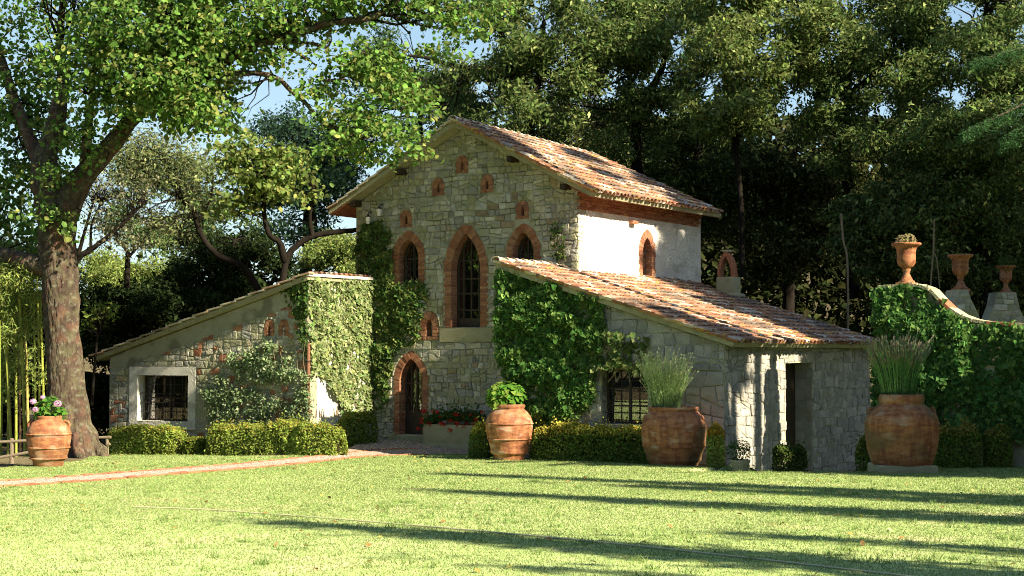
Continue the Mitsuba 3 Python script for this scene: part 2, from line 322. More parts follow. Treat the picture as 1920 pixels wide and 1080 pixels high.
for side in (-1, 1):
    e = pcl.parallel_offset(PATHW, 'left' if side > 0 else 'right'); s = .1
    while s < e.length - .2:
        a, b = e.interpolate(s), e.interpolate(s + .24); t = np.array([b.x - a.x, b.y - a.y]); t /= np.linalg.norm(t); nn = np.array([-t[1], t[0]])
        c = np.array([(a.x + b.x) / 2, (a.y + b.y) / 2]) + nn * rg.normal(0, .012); z = gz(*c)
        if not (c[0] > 4 or c[0] < -7):
            fr = frame([c[0], c[1], z], [*t, 0], [*nn, 0], [0, 0, 1])
            m = MB(); m.add(*slab(fr, [(-.115, -.055), (.115, -.055), (.115, .055), (-.115, .055)], -.05, .055 + rg.normal(0, .006), .008, .002, rg.normal(0, .03, 2)), rg.random(2))
            m.put('path__brick', 'brick')
        s += .25
# loose pebbles on path and apron
peb = MB(); rp = rng_(8); allg = unary_union([path_poly, apron]); bx = allg.bounds
iv = np.array([[1, 0, 0], [-1, 0, 0], [0, 1, 0], [0, -1, 0], [0, 0, 1.], [0, 0, -1]]); if_ = np.array([[0, 2, 4], [2, 1, 4], [1, 3, 4], [3, 0, 4], [2, 0, 5], [1, 2, 5], [3, 1, 5], [0, 3, 5]])
Q = rp.uniform((bx[0], bx[1]), (bx[2], bx[3]), (60000, 2)); Q = Q[shapely.contains_xy(allg, Q[:, 0], Q[:, 1])][:5500]
for q in Q:
    r = rp.uniform(.010, .026); peb.add(iv * r * [1, .8, .6] * rp.uniform(.7, 1.2, 3) + [q[0], q[1], gz(*q) + .036], if_, rp.random(2))
peb.put('path__pebbles', 'ashlar'); labels['path__pebbles'] = {'kind': 'stuff'}
# grass blades
rgs = rng_(11)
def grass_pts(n, umin, umax, vmin, vmax):
    q = rgs.uniform((umin, vmin), (umax, vmax), (n, 2)); d = depth(q[:, 0], q[:, 1]); lat = math.cos(TH) * (q[:, 0] - CAM[0]) + math.sin(TH) * (q[:, 1] - CAM[1])
    keep = (d > 9) & (np.abs(lat) < d * .345 + np.where(rgs.random(n) < .55, 3.5, .6)) & (rgs.random(n) < np.clip((19 / d) ** 1.4, .12, 1))
    q = q[keep]; q = q[shapely.contains_xy(lawn_poly, q[:, 0], q[:, 1]) & ~shapely.contains_xy(path_poly.buffer(.08), q[:, 0], q[:, 1])]
    return q
q = grass_pts(2000000, -17, 23, -30, 0)
n = len(q); d = depth(q[:, 0], q[:, 1]); h = rgs.uniform(.010, .026, n) * (1 + .02 * (d - 13))
patch = meshkit.fbm(np.column_stack([q * .5, np.zeros(n)]), 4, 3)
z = gz(q[:, 0], q[:, 1]) + .016; g = rgs.uniform(0, 2 * np.pi, n); w = rgs.uniform(.0035, .0075, n) * (1 + .045 * (d - 13))
lean = rgs.normal(0, .5, (n, 2)) * h[:, None]
A = np.column_stack([q[:, 0] + np.cos(g) * w, q[:, 1] + np.sin(g) * w, z]); B = np.column_stack([q[:, 0] - np.cos(g) * w, q[:, 1] - np.sin(g) * w, z]); Cc = np.column_stack([q + lean, z + h])
col = tint(rgs, n, (.25, .335, .12), .08, (.335, .375, .175), .2) * (.8 + .42 * patch[:, None])
put('grass', (np.stack([A, B, Cc], 1).reshape(-1, 3), np.arange(3 * n).reshape(-1, 3)), 'matte_leaf', False, None, np.repeat(np.clip(col, .01, .9), 3, 0))
lab('grass', 'short dry-tipped grass blades of the mown lawn', 'grass', kind='stuff')
q = grass_pts(5000, -14, 20, -28, 0); q = q[rgs.random(len(q)) < sst(.45, .62, meshkit.fbm(np.column_stack([q * .7, np.full(len(q), 5.)]), 3, 4)) + .12]; k9 = rgs.poisson(13, len(q)) + 4; qi = np.repeat(q, k9, 0) + rgs.normal(0, .05, (k9.sum(), 2)); n = len(qi)
h = rgs.uniform(.035, .075, n); z = gz(qi[:, 0], qi[:, 1]) + .016; g = rgs.uniform(0, 2 * np.pi, n); w = rgs.uniform(.004, .008, n) * (1 + .03 * (depth(qi[:, 0], qi[:, 1]) - 13)); lean = rgs.normal(0, .5, (n, 2)) * h[:, None]
A = np.column_stack([qi[:, 0] + np.cos(g) * w, qi[:, 1] + np.sin(g) * w, z]); B = np.column_stack([qi[:, 0] - np.cos(g) * w, qi[:, 1] - np.sin(g) * w, z]); Cc = np.column_stack([qi + lean, z + h]); col = tint(rgs, n, (.20, .315, .095), .15, (.28, .36, .14), .35)
put('clover_tufts', (np.stack([A, B, Cc], 1).reshape(-1, 3), np.arange(3 * n).reshape(-1, 3)), 'matte_leaf', False, None, np.repeat(np.clip(col, .01, .9), 3, 0)); lab('clover_tufts', 'darker green tufts and weeds in the mown lawn', 'grass', kind='stuff')
# fallen leaves and daisies on the lawn
q = np.vstack([grass_pts(700, -14, 20, -28, 0), grass_pts(350, -12, 0, -14, -4)]); n = len(q); P = np.column_stack([q, gz(q[:, 0], q[:, 1]) + .045]); leaves('fallen_leaves', P, rgs.normal(0, .3, (n, 3)) + [0, 0, 1], rgs.normal(0, 1, (n, 3)), .075, .055, tint(rgs, n, (.30, .20, .08), .35, (.42, .38, .12), .4), LOBED, 'matte_leaf'); lab('fallen_leaves', 'scattered dry oak leaves on the lawn', 'leaves', kind='stuff')
# pale cord lying across the lawn
cc = np.array([[*gpx(x, y), .009] for x, y in ((250, 955), (340, 958), (430, 963), (620, 977), (820, 994), (1010, 1011), (1200, 1030), (1400, 1052), (1640, 1080), (1760, 1094))]); cc[:, 2] += .032
cp, cr = curve(cc, 90); put('cord_line', tube(cp, cr, 6), 'cord', True); lab('cord_line', 'thin pale cord lying across the mown lawn', 'cord')

# ------------------------------------------------------------------ the house
from scipy.spatial import Voronoi
H = 'stone_house'
lab(H, 'old rubble-stone house with pointed brick arches, tiled gable roof and low side wings', 'house')
FRONT = lambda v=0.: frame([0, v, 0], [1, 0, 0], [0, 0, 1], [0, -1, 0])
SIDE = lambda u=0.: frame([u, 0, 0], [0, 1, 0], [0, 0, 1], [1, 0, 0])
def zm(u): return 8.60 - .502 * abs(u + 3.65)
def zw(u): return 4.56 - .31 * (u + .67)
def zl(u): return 4.42 + .263 * (u + 6.7)
def part(name, m, bsdf, smooth=False, label=None, kind=None):
    k = put(f'{H}__{name}' if not name.startswith(H) else name, m, bsdf, smooth)
    if label or kind: labels[k] = {a: b for a, b in (('label', label), ('kind', kind)) if b}
    return k
def arch(cu, w, z0, zs, za, n=12):
    h = za - zs; R = (w * w + h * h) / (2 * w); a = math.acos((w - R) / R); t = np.linspace(math.pi, a, n)
    L = np.column_stack([cu - w + R + R * np.cos(t), zs + R * np.sin(t)]); Rr = np.column_stack([2 * cu - L[::-1, 0], L[::-1, 1]])
    return np.vstack([[(cu - w, z0)], L, Rr[1:], [(cu + w, z0)]])[::-1]
def surround(cu, w, z0, zs, za, tb, course=.085, seed=0, sill=False):
    r = rng_(seed); h = za - zs; R = (w * w + h * h) / (2 * w); a = math.acos((w - R) / R); e = .006; out = []
    nj = max(1, round((zs - z0) / course)); ch = (zs - z0) / nj
    for s in (-1, 1):
        for k in range(nj):
            ww = tb * (1 if k % 2 else .8); x0, x1 = w - e, w + ww; y0, y1 = z0 + k * ch + .006, z0 + (k + 1) * ch - .004
            p = np.array([(x0, y0), (x1, y0), (x1, y1), (x0, y1)]); p[:, 0] = cu + s * p[:, 0]; out.append(p if s > 0 else p[::-1])
        na = max(2, round(R * (math.pi - a) / course)); t = np.linspace(math.pi, a, na + 1)
        for k in range(na):
            g = .0045 / R; to = [t[k] - g, t[k + 1] + g]; rr = R + tb * r.uniform(.9, 1.03)
            p = np.array([(-w + R + q * math.cos(x), q * math.sin(x)) for q, x in ((R - e, to[0]), (R - e, to[1]), (rr, to[1]), (rr, to[0]))])
            p = np.column_stack([cu - s * p[:, 0] * 1, zs + p[:, 1]]) if s > 0 else np.column_stack([cu + p[:, 0], zs + p[:, 1]])
            out.append(p if Polygon(p).exterior.is_ccw else p[::-1])
    o = (R + tb); lx = -w + R + o * math.cos(a); ly = zs + o * math.sin(a)
    if lx < -.02: out.append(np.array([(cu, za - .0), (cu - lx - .006, ly), (cu, ly + tb * .12), (cu + lx + .006, ly)]))
    if sill:
        n = max(2, round(2 * (w + tb * .9) / .11)); xs = np.linspace(cu - w - tb * .9, cu + w + tb * .9, n + 1)
        for k in range(n): out.append(np.array([(xs[k] + .004, z0 - .085), (xs[k + 1] - .004, z0 - .085), (xs[k + 1] - .004, z0 - .004), (xs[k] + .004, z0 - .004)]))
    return out
def bricks(holder, fr, polys, seed, h0=-.27, h1=.016):
    r = rng_(seed)
    for p in polys:
        m = MB(); m.add(*slab(fr, p, h0, h1 + r.normal(0, .004), .006, .001, r.normal(0, .012, 2)), r.random(2)); m.put(f'{holder}__brick', 'brick')
STONES = []
def stones(wall, fr, region, cw, ch, seed, n_parts, mat='stone', joint=.012, proud=(.010, .030), brickshare=0.):
    r = rng_(seed); x0, y0, x1, y1 = region.bounds; items = []; cells = []; target = cw * ch
    def cut(p, lim):
        q = np.array(p.minimum_rotated_rectangle.exterior.coords) if p.area > 0 else None
        bx = p.bounds; w, h = bx[2] - bx[0], bx[3] - bx[1]
        if p.area < lim * r.uniform(.55, 1.9) and w < h * 3.4 and h < w * 1.5: return [p]
        c = np.array([bx[0] + w * r.uniform(.36, .64), bx[1] + h * r.uniform(.36, .64)])
        a = (math.pi / 2 if w > h * r.uniform(.85, 1.7) else 0) + r.normal(0, .2); d = np.array([math.cos(a), math.sin(a)]) * 9
        out = []
        for g in shapely.ops.split(p, LineString([c - d, c + d])).geoms: out += cut(g, lim) if g.area > lim * .25 else [g]
        return out
    y = y0 - .1; yb = None; xs = np.arange(x0 - .3, x1 + .6, .3); nb = lambda yy, k: np.column_stack([xs, yy + (meshkit.noise(np.column_stack([xs * 1.1, np.full(len(xs), k * 7.3), np.zeros(len(xs))]), seed) - .5) * ch * .55])
    k = 0; lower = nb(y, 0)
    while y < y1 + .1:
        hh = ch * r.choice([1., 1.2, 2.1, 2.5]); k += 1; upper = nb(y + hh, k); strip = Polygon(np.vstack([lower, upper[::-1]])).buffer(0); x = x0 - r.uniform(0, .5)
        while x < x1 + .1:
            ww = cw * r.uniform(1.2, 3.2) * (1 if hh < ch * 1.5 else .8); t0, t1 = r.normal(0, .03, 2)
            blk = strip.intersection(Polygon([(x, y - 1), (x + ww, y - 1), (x + ww, y + hh + 1), (x, y + hh + 1)]))
            for g in getattr(blk, 'geoms', [blk]):
                if g.geom_type == 'Polygon' and g.area > 1e-3 and g.intersects(region): cells += cut(g, target)
            x += ww
        y += hh; lower = upper
    for pg in cells:
        pg = pg.intersection(region)
        for g in getattr(pg, 'geoms', [pg]):
            if g.geom_type != 'Polygon' or g.area < .0035: continue
            rd = r.uniform(.012, .03); g = g.buffer(-joint / 2 - r.uniform(0, .007) - rd, join_style=2).buffer(rd, quad_segs=2).simplify(.005)
            if g.is_empty or g.geom_type != 'Polygon' or g.area < .0025: continue
            c = shapely.segmentize(g, .14); p = np.array(c.exterior.coords)[:-1]
            p = p + r.normal(0, .005, p.shape)
            pp = Polygon(p)
            if not pp.is_valid: p = np.array(g.exterior.coords)[:-1]; pp = g
            hz = r.uniform(*proud); t = r.normal(0, .025, 2)
            if pp.area / pp.convex_hull.area > .86: m = slab(fr, p, -.02, hz, .011, r.uniform(.001, .008), t)
            else: m = prism(fr, pp, -.02, hz)
            items.append((pp.area, m, r.random(2), r.random() < brickshare))
    items.sort(key=lambda a: -a[0]); rest = {mat: MB(), 'brick': MB()}
    for i, (_, m, uv, b) in enumerate(items):
        mt = 'brick' if b else mat
        if i < n_parts: q = MB(); q.add(*m, uv); q.put(f'{wall}__stone', mt)
        else: rest[mt].add(*m, uv)
    for mt, q in rest.items():
        if q.v: k = q.put(f'{wall}__rubble', mt); labels[k] = {'kind': 'stuff'}
    return len(items)
def wall(fr, poly, t=.4, mat='mortar', base=None): return part('wall', prism(fr, poly, -t, 0), mat)
def rect(a, b, c, d): return sbox(a, b, c, d)

fr0 = FRONT()
OPEN = {'lw': (-5.49, .35, 4.25, 4.95, 5.49), 'po': (-3.545, .485, 3.03, 4.55, 5.57), 'rw': (-1.69, .335, 4.25, 4.95, 5.52), 'do': (-5.39, .40, .09, 1.50, 2.19)}
VENT = [(-3.67, 7.46), (-4.47, 6.90), (-2.85, 6.89), (-5.57, 6.08), (-1.71, 6.12)]
NICHE = (-4.75, .115, 2.79, 3.06, 3.28)
sur = {k: surround(*o, {'lw': .235, 'po': .25, 'rw': .225, 'do': .21}[k], .082 if k != 'po' else .085, 3 + i) for i, (k, o) in enumerate(OPEN.items())}
sv = [surround(c, .055, z - .17, z - .06, z + .10, .17, .075, 20 + i, True) for i, (c, z) in enumerate(VENT)]
sn = surround(*NICHE, .21, .08, 40, True)
holes = [Polygon(arch(*o)) for o in OPEN.values()] + [Polygon(arch(c, .055, z - .17, z - .06, z + .10)) for c, z in VENT] + [Polygon(arch(*NICHE))]
gable = Polygon([(-7.36, -.5), (0, -.5), (0, zm(0) - .19), (-3.65, zm(-3.65) - .19), (-7.36, zm(-7.36) - .19)])
solid = unary_union(holes)
W0 = wall(fr0, gable.difference(solid))
blocked = unary_union([solid] + [Polygon(p).buffer(.014, join_style=2) for L in list(sur.values()) + sv + [sn] for p in L] + [rect(-4.45, 2.62, -.5, 3.03)]).buffer(.006).buffer(-.004)
top_q = gable.intersection(rect(-8, -1, .1, 20))
stones(W0, fr0, top_q.difference(blocked), .30, .175, 1, 110, proud=(.008, .048))
part('ledge', slab(fr0, [(-4.40, 2.64), (-.4, 2.64), (-.4, 3.005), (-4.40, 3.005)], -.05, .045, .02, 0), 'cement')
part('step', boxm(-6.0, -4.78, -.24, .02, -.3, .085, .02), 'cement')
def back_plate(fr, poly, h, mat, key): return put(key, prism(fr, poly, h - .04, h), mat)
def leaf_frame(fr, key, o, h, mat, mull, rails, glass=True, panel_below=None):
    a = Polygon(arch(*o)); cu, w, z0, zs, za = o
    inner = a.buffer(-.055, join_style=2); bars = []
    for m in mull: bars.append(rect(cu + m * w - .022, z0, cu + m * w + .022, za))
    for z in rails: bars.append(rect(cu - w, z - .02, cu + w, z + .02))
    ringp = unary_union([a.difference(inner)] + [b.intersection(inner) for b in bars])
    if panel_below: ringp = unary_union([ringp, rect(cu - w, z0, cu + w, panel_below).intersection(a)])
    k = put(key, prism(fr, ringp.buffer(0), h - .05, h), mat)
    put(f'{k}__pane', prism(fr, inner, h - .04, h - .034), 'glass_pane')
    put(f'{k}__interior', prism(fr, a.buffer(.1), h - .36, h - .34), 'black_void')
    return k
def grille(key, fr, x0, x1, z0, z1, nv, nh, h=-.1, r=.009):
    for i in range(nv):
        x = x0 + (x1 - x0) * (i + 1) / (nv + 1); put(f'{key}__bar', tube(loc(fr, np.array([x, x]), np.array([z0, z1]), np.array([h, h])), r, 6), 'iron', True)
    for i in range(nh):
        z = z0 + (z1 - z0) * (i + 1) / (nh + 1); put(f'{key}__bar', tube(loc(fr, np.array([x0, x1]), np.array([z, z]), np.array([h + .012] * 2)), r, 6), 'iron', True)
kw = leaf_frame(fr0, f'{H}__window', OPEN['lw'], -.24, 'dark_wood', (0,), (4.95,)); bricks(kw, fr0, sur['lw'], 51); grille(kw, fr0, -5.84, -5.14, 4.25, 5.05, 3, 3)
kp = leaf_frame(fr0, f'{H}__door', OPEN['po'], -.26, 'dark_wood', (-.52, 0, .52), (3.5, 3.95, 4.35, 4.85), panel_below=3.28); bricks(kp, fr0, sur['po'], 52)
kr = leaf_frame(fr0, f'{H}__window', OPEN['rw'], -.24, 'dark_wood', (0,), (4.95,)); bricks(kr, fr0, sur['rw'], 53); grille(kr, fr0, -2.02, -1.36, 4.25, 5.05, 3, 3)
kd = leaf_frame(fr0, f'{H}__door', OPEN['do'], -.26, 'dark_wood', (-.45, 0, .45), (.75, 1.08, 1.50), panel_below=.72); bricks(kd, fr0, sur['do'], 54)
put(f'{kd}__handle', tube(loc(fr0, np.array([-5.33, -5.33]), np.array([1.02, 1.14]), np.array([-.22, -.22])), .012, 6), 'iron')
for i, (c, z) in enumerate(VENT):
    k = put(f'{H}__vent', prism(fr0, Polygon(arch(c, .055, z - .17, z - .06, z + .10)).buffer(.05), -.45, -.40), 'black_void'); bricks(k, fr0, sv[i], 60 + i, -.22)
k = put(f'{H}__niche', prism(fr0, Polygon(arch(*NICHE)).buffer(.06), -.30, -.22), 'mortar'); bricks(k, fr0, sn, 70, -.2, .035)
# side wall of the main house
frs = SIDE(); SWO = (3.67, .26, 4.44, 5.12, 5.54)
ss = surround(*SWO, .22, .115, 77)
side = rect(.4, -.5, 6.95, zm(0) - .19); ha = Polygon(arch(*SWO))
W1 = wall(frs, side.difference(ha), mat='plaster')
sideblk = unary_union([ha] + [Polygon(p).buffer(.012) for p in ss]).buffer(.006)
stones(W1, frs, rect(0.0, 4.1, 6.95, 6.0).difference(sideblk).difference(rect(.55, 4.0, 2.2, 6.1)), .38, .22, 9, 22, 'plaster', .010, (.004, .012))
k = leaf_frame(frs, f'{H}__window', SWO, -.24, 'dark_wood', (0,), (5.12,)); bricks(k, frs, ss, 78); grille(k, frs, 3.41, 3.93, 4.44, 5.3, 2, 4)
eb = MB(); r = rng_(81)
for row in range(5):
    x = -.02 + (row % 2) * .13
    while x < 6.72:
        z = 6.04 + row * .084; eb.add(*slab(frs, [(x, z), (x + .25, z), (x + .25, z + .075), (x, z + .075)], -.02, .02 + .016 * row + r.normal(0, .004), .006, .001), r.random(2)); x += .262
k = eb.put(f'{W1}__eaves_bricks', 'brick'); labels[k] = {'kind': 'stuff'}
put(f'{W1}__bracket', slab(frs, [(2.6, 5.84), (2.9, 5.84), (2.9, 5.93), (2.6, 5.93)], 0, .16, .01, 0), 'brick')
# closing walls at the back (out of sight)
bk = MB()
for a in ((-7.36, -6.96, .42, 6.9, -.6, zm(-7.36) - .25), (-6.94, -.42, 6.5, 6.9, -.6, 6.4), (-.6, -.2, -2.16, -.02, -.6, 4.3), (-.2, 4.97, 6.0, 6.3, -.7, 2.7), (-14.4, -14.02, -2.28, 4, -.8, zl(-14.4) - .25), (-14.0, -7.4, 3.6, 4, -.8, 2.2)): bk.add(*boxm(*a))
bk.put(f'{H}__wall', 'mortar')
gb = Polygon([(-7.0, 6), (-.3, 6), (-.3, zm(0) - .35), (-3.65, zm(-3.65) - .25), (-7.0, zm(-7.3) - .25)]); part('wall', prism(FRONT(6.98), gb, -.3, 0), 'mortar')
# right wing
frw = FRONT(-2.584); WX0, WX1 = -.62, 5.39
wp = Polygon([(WX0, -.9), (WX1, -.9), (WX1, zw(WX1) - .17), (WX0, zw(WX0) - .17)]); wh = rect(2.2, .68, 3.43, 1.95)
W2 = wall(frw, wp.difference(wh))
lintel = rect(2.0, 1.955, 3.63, 2.12)
quoin = unary_union([rect(4.55, -.9, WX1 + .02, 2.46)])
reg = wp.difference(wh).difference(lintel).buffer(-.004)
stones(W2, frw, reg.difference(rect(4.4, -1, 6, 2.1)).intersection(rect(-1, -1, 6, 4.2)), .42, .25, 21, 35, 'ashlar', .012, (.008, .034))
stones(W2, frw, rect(4.405, -.9, WX1 - .004, 2.08), .58, .31, 22, 15, 'ashlar', .016, (.016, .05))
part('lintel', slab(frw, np.array(lintel.exterior.coords)[:-1][::-1], -.1, .02, .012, 0), 'cement')
part('sill', slab(frw, [(2.12, .60), (3.51, .60), (3.51, .675), (2.12, .675)], -.2, .07, .012, 0), 'cement')
def rect_window(fr, x0, x1, z0, z1, h, mull, rails, nv, nh):
    a = rect(x0, z0, x1, z1); inner = a.buffer(-.05, join_style=2)
    b = [rect(m - .025, z0, m + .025, z1) for m in mull] + [rect(x0, z - .02, x1, z + .02) for z in rails]
    k = put(f'{H}__window', prism(fr, unary_union([a.difference(inner)] + [q.intersection(inner) for q in b]).buffer(0), h - .05, h), 'dark_wood')
    put(f'{k}__pane', prism(fr, inner, h - .04, h - .034), 'glass_pane'); put(f'{k}__interior', prism(fr, a.buffer(.1), h - .36, h - .34), 'black_void')
    grille(k, fr, x0, x1, z0, z1, nv, nh, -.1); return k
rect_window(frw, 2.2, 3.43, .68, 1.95, -.26, (2.81,), (1.1, 1.5), 4, 4)
frx = SIDE(WX1); dh = rect(.72, -.9, 2.33, 2.09)
wsp = rect(-2.184, -.9, 6.3, zw(WX1) - .2)
W3 = wall(frx, wsp.difference(dh), .45)
stones(W3, frx, rect(-2.584, -.9, 6.3, zw(WX1) - .22).difference(dh.buffer(.012)), .36, .21, 31, 58, 'ashlar', .009, (.006, .034))
kx = part('door', prism(frx, dh.buffer(.05), -.52, -.47), 'dark_wood')
for i in range(7): put(f'{kx}__plank', slab(frx, [(.72 + i * .23, -.9), (.942 + i * .23, -.9), (.942 + i * .23, 2.09), (.72 + i * .23, 2.09)], -.47, -.45, .006, 0), 'dark_wood')
rev = MB(); r = rng_(33); z = -.6
frj = FRONT(2.33)                                      # far reveal of the side doorway, stone by stone
while z < 2.05:
    hh = r.uniform(.18, .3); z2 = min(z + hh, 2.085); x = 4.93
    while x < 5.36:
        x2 = min(x + r.uniform(.16, .34), 5.385); x2 = 5.385 if 5.385 - x2 < .08 else x2
        rev.add(*slab(frj, [(x + .006, z + .006), (x2 - .006, z + .006), (x2 - .006, z2 - .006), (x + .006, z2 - .006)], -.02, .008, .01, .002), r.random(2)); x = x2
    z = z2
k = rev.put(f'{W3}__reveal', 'ashlar'); labels[k] = {'kind': 'stuff'}
# left wing
frl = FRONT(-2.707); LX0, LX1 = -14.42, -6.78
lp = Polygon([(LX0, -.9), (LX1, -.9), (LX1, zl(LX1) - .17), (LX0, zl(LX0) - .17)]); lo = rect(-13.23, .40, -11.18, 1.71); lf = rect(-13.56, .18, -10.90, 1.95)
slots = [Polygon(arch(c, .055, 2.80, 2.98, 3.14)) for c in (-8.15, -7.63)]; sls = [surround(c, .055, 2.80, 2.98, 3.14, .14, .09, 44 + i) for i, c in enumerate((-8.15, -7.63))]
W4 = wall(frl, lp.difference(unary_union([lo] + slots)))
band = Polygon([(LX0, zl(LX0) - .62), (LX1, zl(LX1) - .62), (LX1, 6), (LX0, 6)])
lreg = lp.difference(unary_union([lf.buffer(.012), band] + [Polygon(p).buffer(.012) for L in sls for p in L]))
stones(W4, frl, lreg.intersection(rect(LX0, -1, -7.9, 9)), .30, .17, 41, 45, 'stone', .012, (.008, .024), .13)
stones(W4, frl, lreg.intersection(rect(-7.895, -1, LX1, 9)).difference(rect(-7.9, -1, LX1, 1.2)), .30, .17, 42, 0, 'stone', .012, (.008, .024), .2)
rc = rng_(46); cb = MB()                                                       # brick corner at the right foot of the left wing and the left corner
for x0, x1, z1 in ((-7.88, LX1 - .005, 1.18), ):
    z = -.7
    i = 0
    while z < z1 - .05:
        x = x0 - (.12 if i % 2 else 0)
        while x < x1 - .04:
            x2 = min(x + .25, x1); cb.add(*slab(frl, [(x + .005, z), (x2 - .005, z), (x2 - .005, z + .068), (x + .005, z + .068)], -.02, .014 + rc.normal(0, .003), .006, .001), rc.random(2)); x = x2
        z += .08; i += 1
k = cb.put(f'{W4}__corner_bricks', 'brick'); labels[k] = {'kind': 'stuff'}
for i, s_ in enumerate(slots):
    k = put(f'{H}__vent', prism(frl, s_.buffer(.04), -.42, -.38), 'black_void'); bricks(k, frl, sls[i], 90 + i, -.2)
part('window_surround', prism(frl, lf.difference(lo.buffer(-.004, join_style=2)), -.2, .03), 'plaster', label='pale stone frame of the low barred window')
rect_window(frl, -13.23, -11.18, .40, 1.71, -.28, (-12.2,), (1.05,), 5, 4)
fre = SIDE(LX1); W5 = wall(fre, rect(-2.307, -.9, -.012, zl(LX1) - .19), mat='plaster')
part('downpipe', tube([(-6.70, -2.76, z) for z in np.linspace(-.5, 2.6, 6)], .045, 10), 'copper', 30)
pb = MB()
for z in (.3, 1.2, 2.1): pb.add(*tube([(-6.70, -2.76, z), (-6.70, -2.76, z + .03)], .055, 10))
pb.put(f'{H}__downpipe__bracket', 'iron')
# roofs
def coppi(key, fr, Wd, S, seed, n_parts, sagf=lambda v: v, pitch=.205, row=.36):
    r = rng_(seed); nx, ny = int(Wd / pitch), int(math.ceil(S / row)); a = np.linspace(0, math.pi, 7); rest = MB(); items = []
    dx = meshkit.fbm(np.column_stack([np.arange(ny) * .4, np.zeros(ny), np.zeros(ny)]), 2, seed) - .5
    for i in range(nx):
        for j in range(ny):
            for pan in (0, 1):
                x = (i + (.5 if not pan else 0.)) * pitch + r.normal(0, .010) + dx[j] * .05; y0 = j * row - .06 + r.normal(0, .018); y1 = min(y0 + row + .09, S + .02)
                sk = r.normal(0, .012); w0, w1 = (.092, .072) if not pan else (.085, .10); s = 1 if not pan else -1
                b0, b1 = (.052, .022) if not pan else (.062, .034); th = .014
                V = []
                for y, w, b, xx in ((y0, w0, b0, x - sk), (y1, w1, b1, x + sk)): V.append(np.column_stack([xx - w * np.cos(a), np.full(7, y), b + s * w * .78 * np.sin(a)]))
                V.append(np.column_stack([x - sk - (w0 - th) * np.cos(a), np.full(7, y0 + .001), b0 - .004 + s * (w0 * .78 - th) * np.sin(a)]))
                if pan: V = [np.column_stack([q[:, 0], q[:, 1], q[:, 2] + .012]) for q in V]
                V = np.vstack(V); k = np.arange(6)
                Fq = np.vstack([np.stack([k, k + 1, k + 8, k + 7], 1), np.stack([k + 14, k + 15, k + 1, k], 1)])
                m = (sagf(loc(fr, V[:, 0], V[:, 1], V[:, 2])), Fq); uv = r.random(2)
                if pan: rest.add(*m, uv)
                else:
                    c = loc(fr, x, (y0 + y1) / 2, 0.); dd = np.linalg.norm(c - CAM); items.append((dd, m, uv))
    items.sort(key=lambda q: q[0])
    for n_, (_, m, uv) in enumerate(items):
        if n_ < n_parts: q = MB(); q.add(*m, uv); q.put(f'{key}__tile', 'tile')
        else: rest.add(*m, uv)
    k = rest.put(f'{key}__tiling', 'tile', True); labels[k] = {'kind': 'stuff'}
def roof_slab(prof, v0, v1): return prism(frame([0, v1, 0], [1, 0, 0], [0, 0, 1], [0, -1, 0]), Polygon(prof), 0, v1 - v0)
VF, VB = -.44, 7.0
def sag(V): V = np.array(V); V[:, 2] -= .026 * np.maximum(V[:, 1], 0) * np.clip(1 - np.abs(V[:, 0] + 3.65) / 4.5, 0, 1); return V
rs_ = roof_slab([(-8.02, zm(-8.02) - .02), (-8.0, zm(-8.0) - .15), (-3.65, zm(-3.65) - .17), (.62, zm(.62) - .15), (.66, zm(.66) - .02), (-3.65, zm(-3.65) - .02)], VF, VB)
R0 = part('roof', (sag(rs_[0]), rs_[1]), 'cement')
sl = math.atan(.502); c_, s_ = math.cos(sl), math.sin(sl)
coppi(R0, frame([.70, VF - .05, zm(.70) - .0], [0, 1, 0], [-c_, 0, s_], [s_, 0, c_]), VB - VF + .05, 4.35 / c_, 101, 110, sagf=sag)
coppi(R0, frame([-8.0, VB, zm(-8.0)], [0, -1, 0], [c_, 0, s_], [-s_, 0, c_]), VB - VF + .05, 4.35 / c_, 102, 0, sagf=sag)
r = rng_(103); a = np.linspace(-.3, math.pi + .3, 9); y = VF - .08
while y < VB:
    V = np.vstack([np.column_stack([-3.65 - w * np.cos(a), np.full(9, yy), 8.56 + h + w * .8 * np.sin(a)]) for yy, w, h in ((y, .155, .035), (y + .46, .13, .0), (y, .14, .03))]); V[:, 0] += r.normal(0, .012); V = sag(V); k = np.arange(8)
    q = MB(); q.add(V, np.vstack([np.stack([k, k + 1, k + 10, k + 9], 1), np.stack([k + 18, k + 19, k + 1, k], 1)]), (r.random(), .8)); q.put(f'{R0}__ridge_tile', 'tile'); y += .4
soff = MB(); soff.add(*roof_slab([(-7.99, zm(-7.99) - .155), (-7.97, zm(-7.97) - .185), (-7.4, zm(-7.4) - .205), (-7.4, zm(-7.4) - .16)], VF + .02, VB)); soff2 = MB(); soff2.add(*roof_slab([(.02, zm(.02) - .20), (.02, zm(.02) - .16), (.61, zm(.61) - .155), (.59, zm(.59) - .185)], VF + .02, VB)); soff.put(f'{R0}__soffit', 'brick'); soff2.put(f'{R0}__soffit', 'brick')
for u in (-7.2, -5.6, -1.9, -.25): put(f'{R0}__purlin', boxm(u - .07, u + .07, VF + .06, -.001, zm(u) - .36, zm(u) - .215), 'dark_wood')
verge_r = rng_(104)
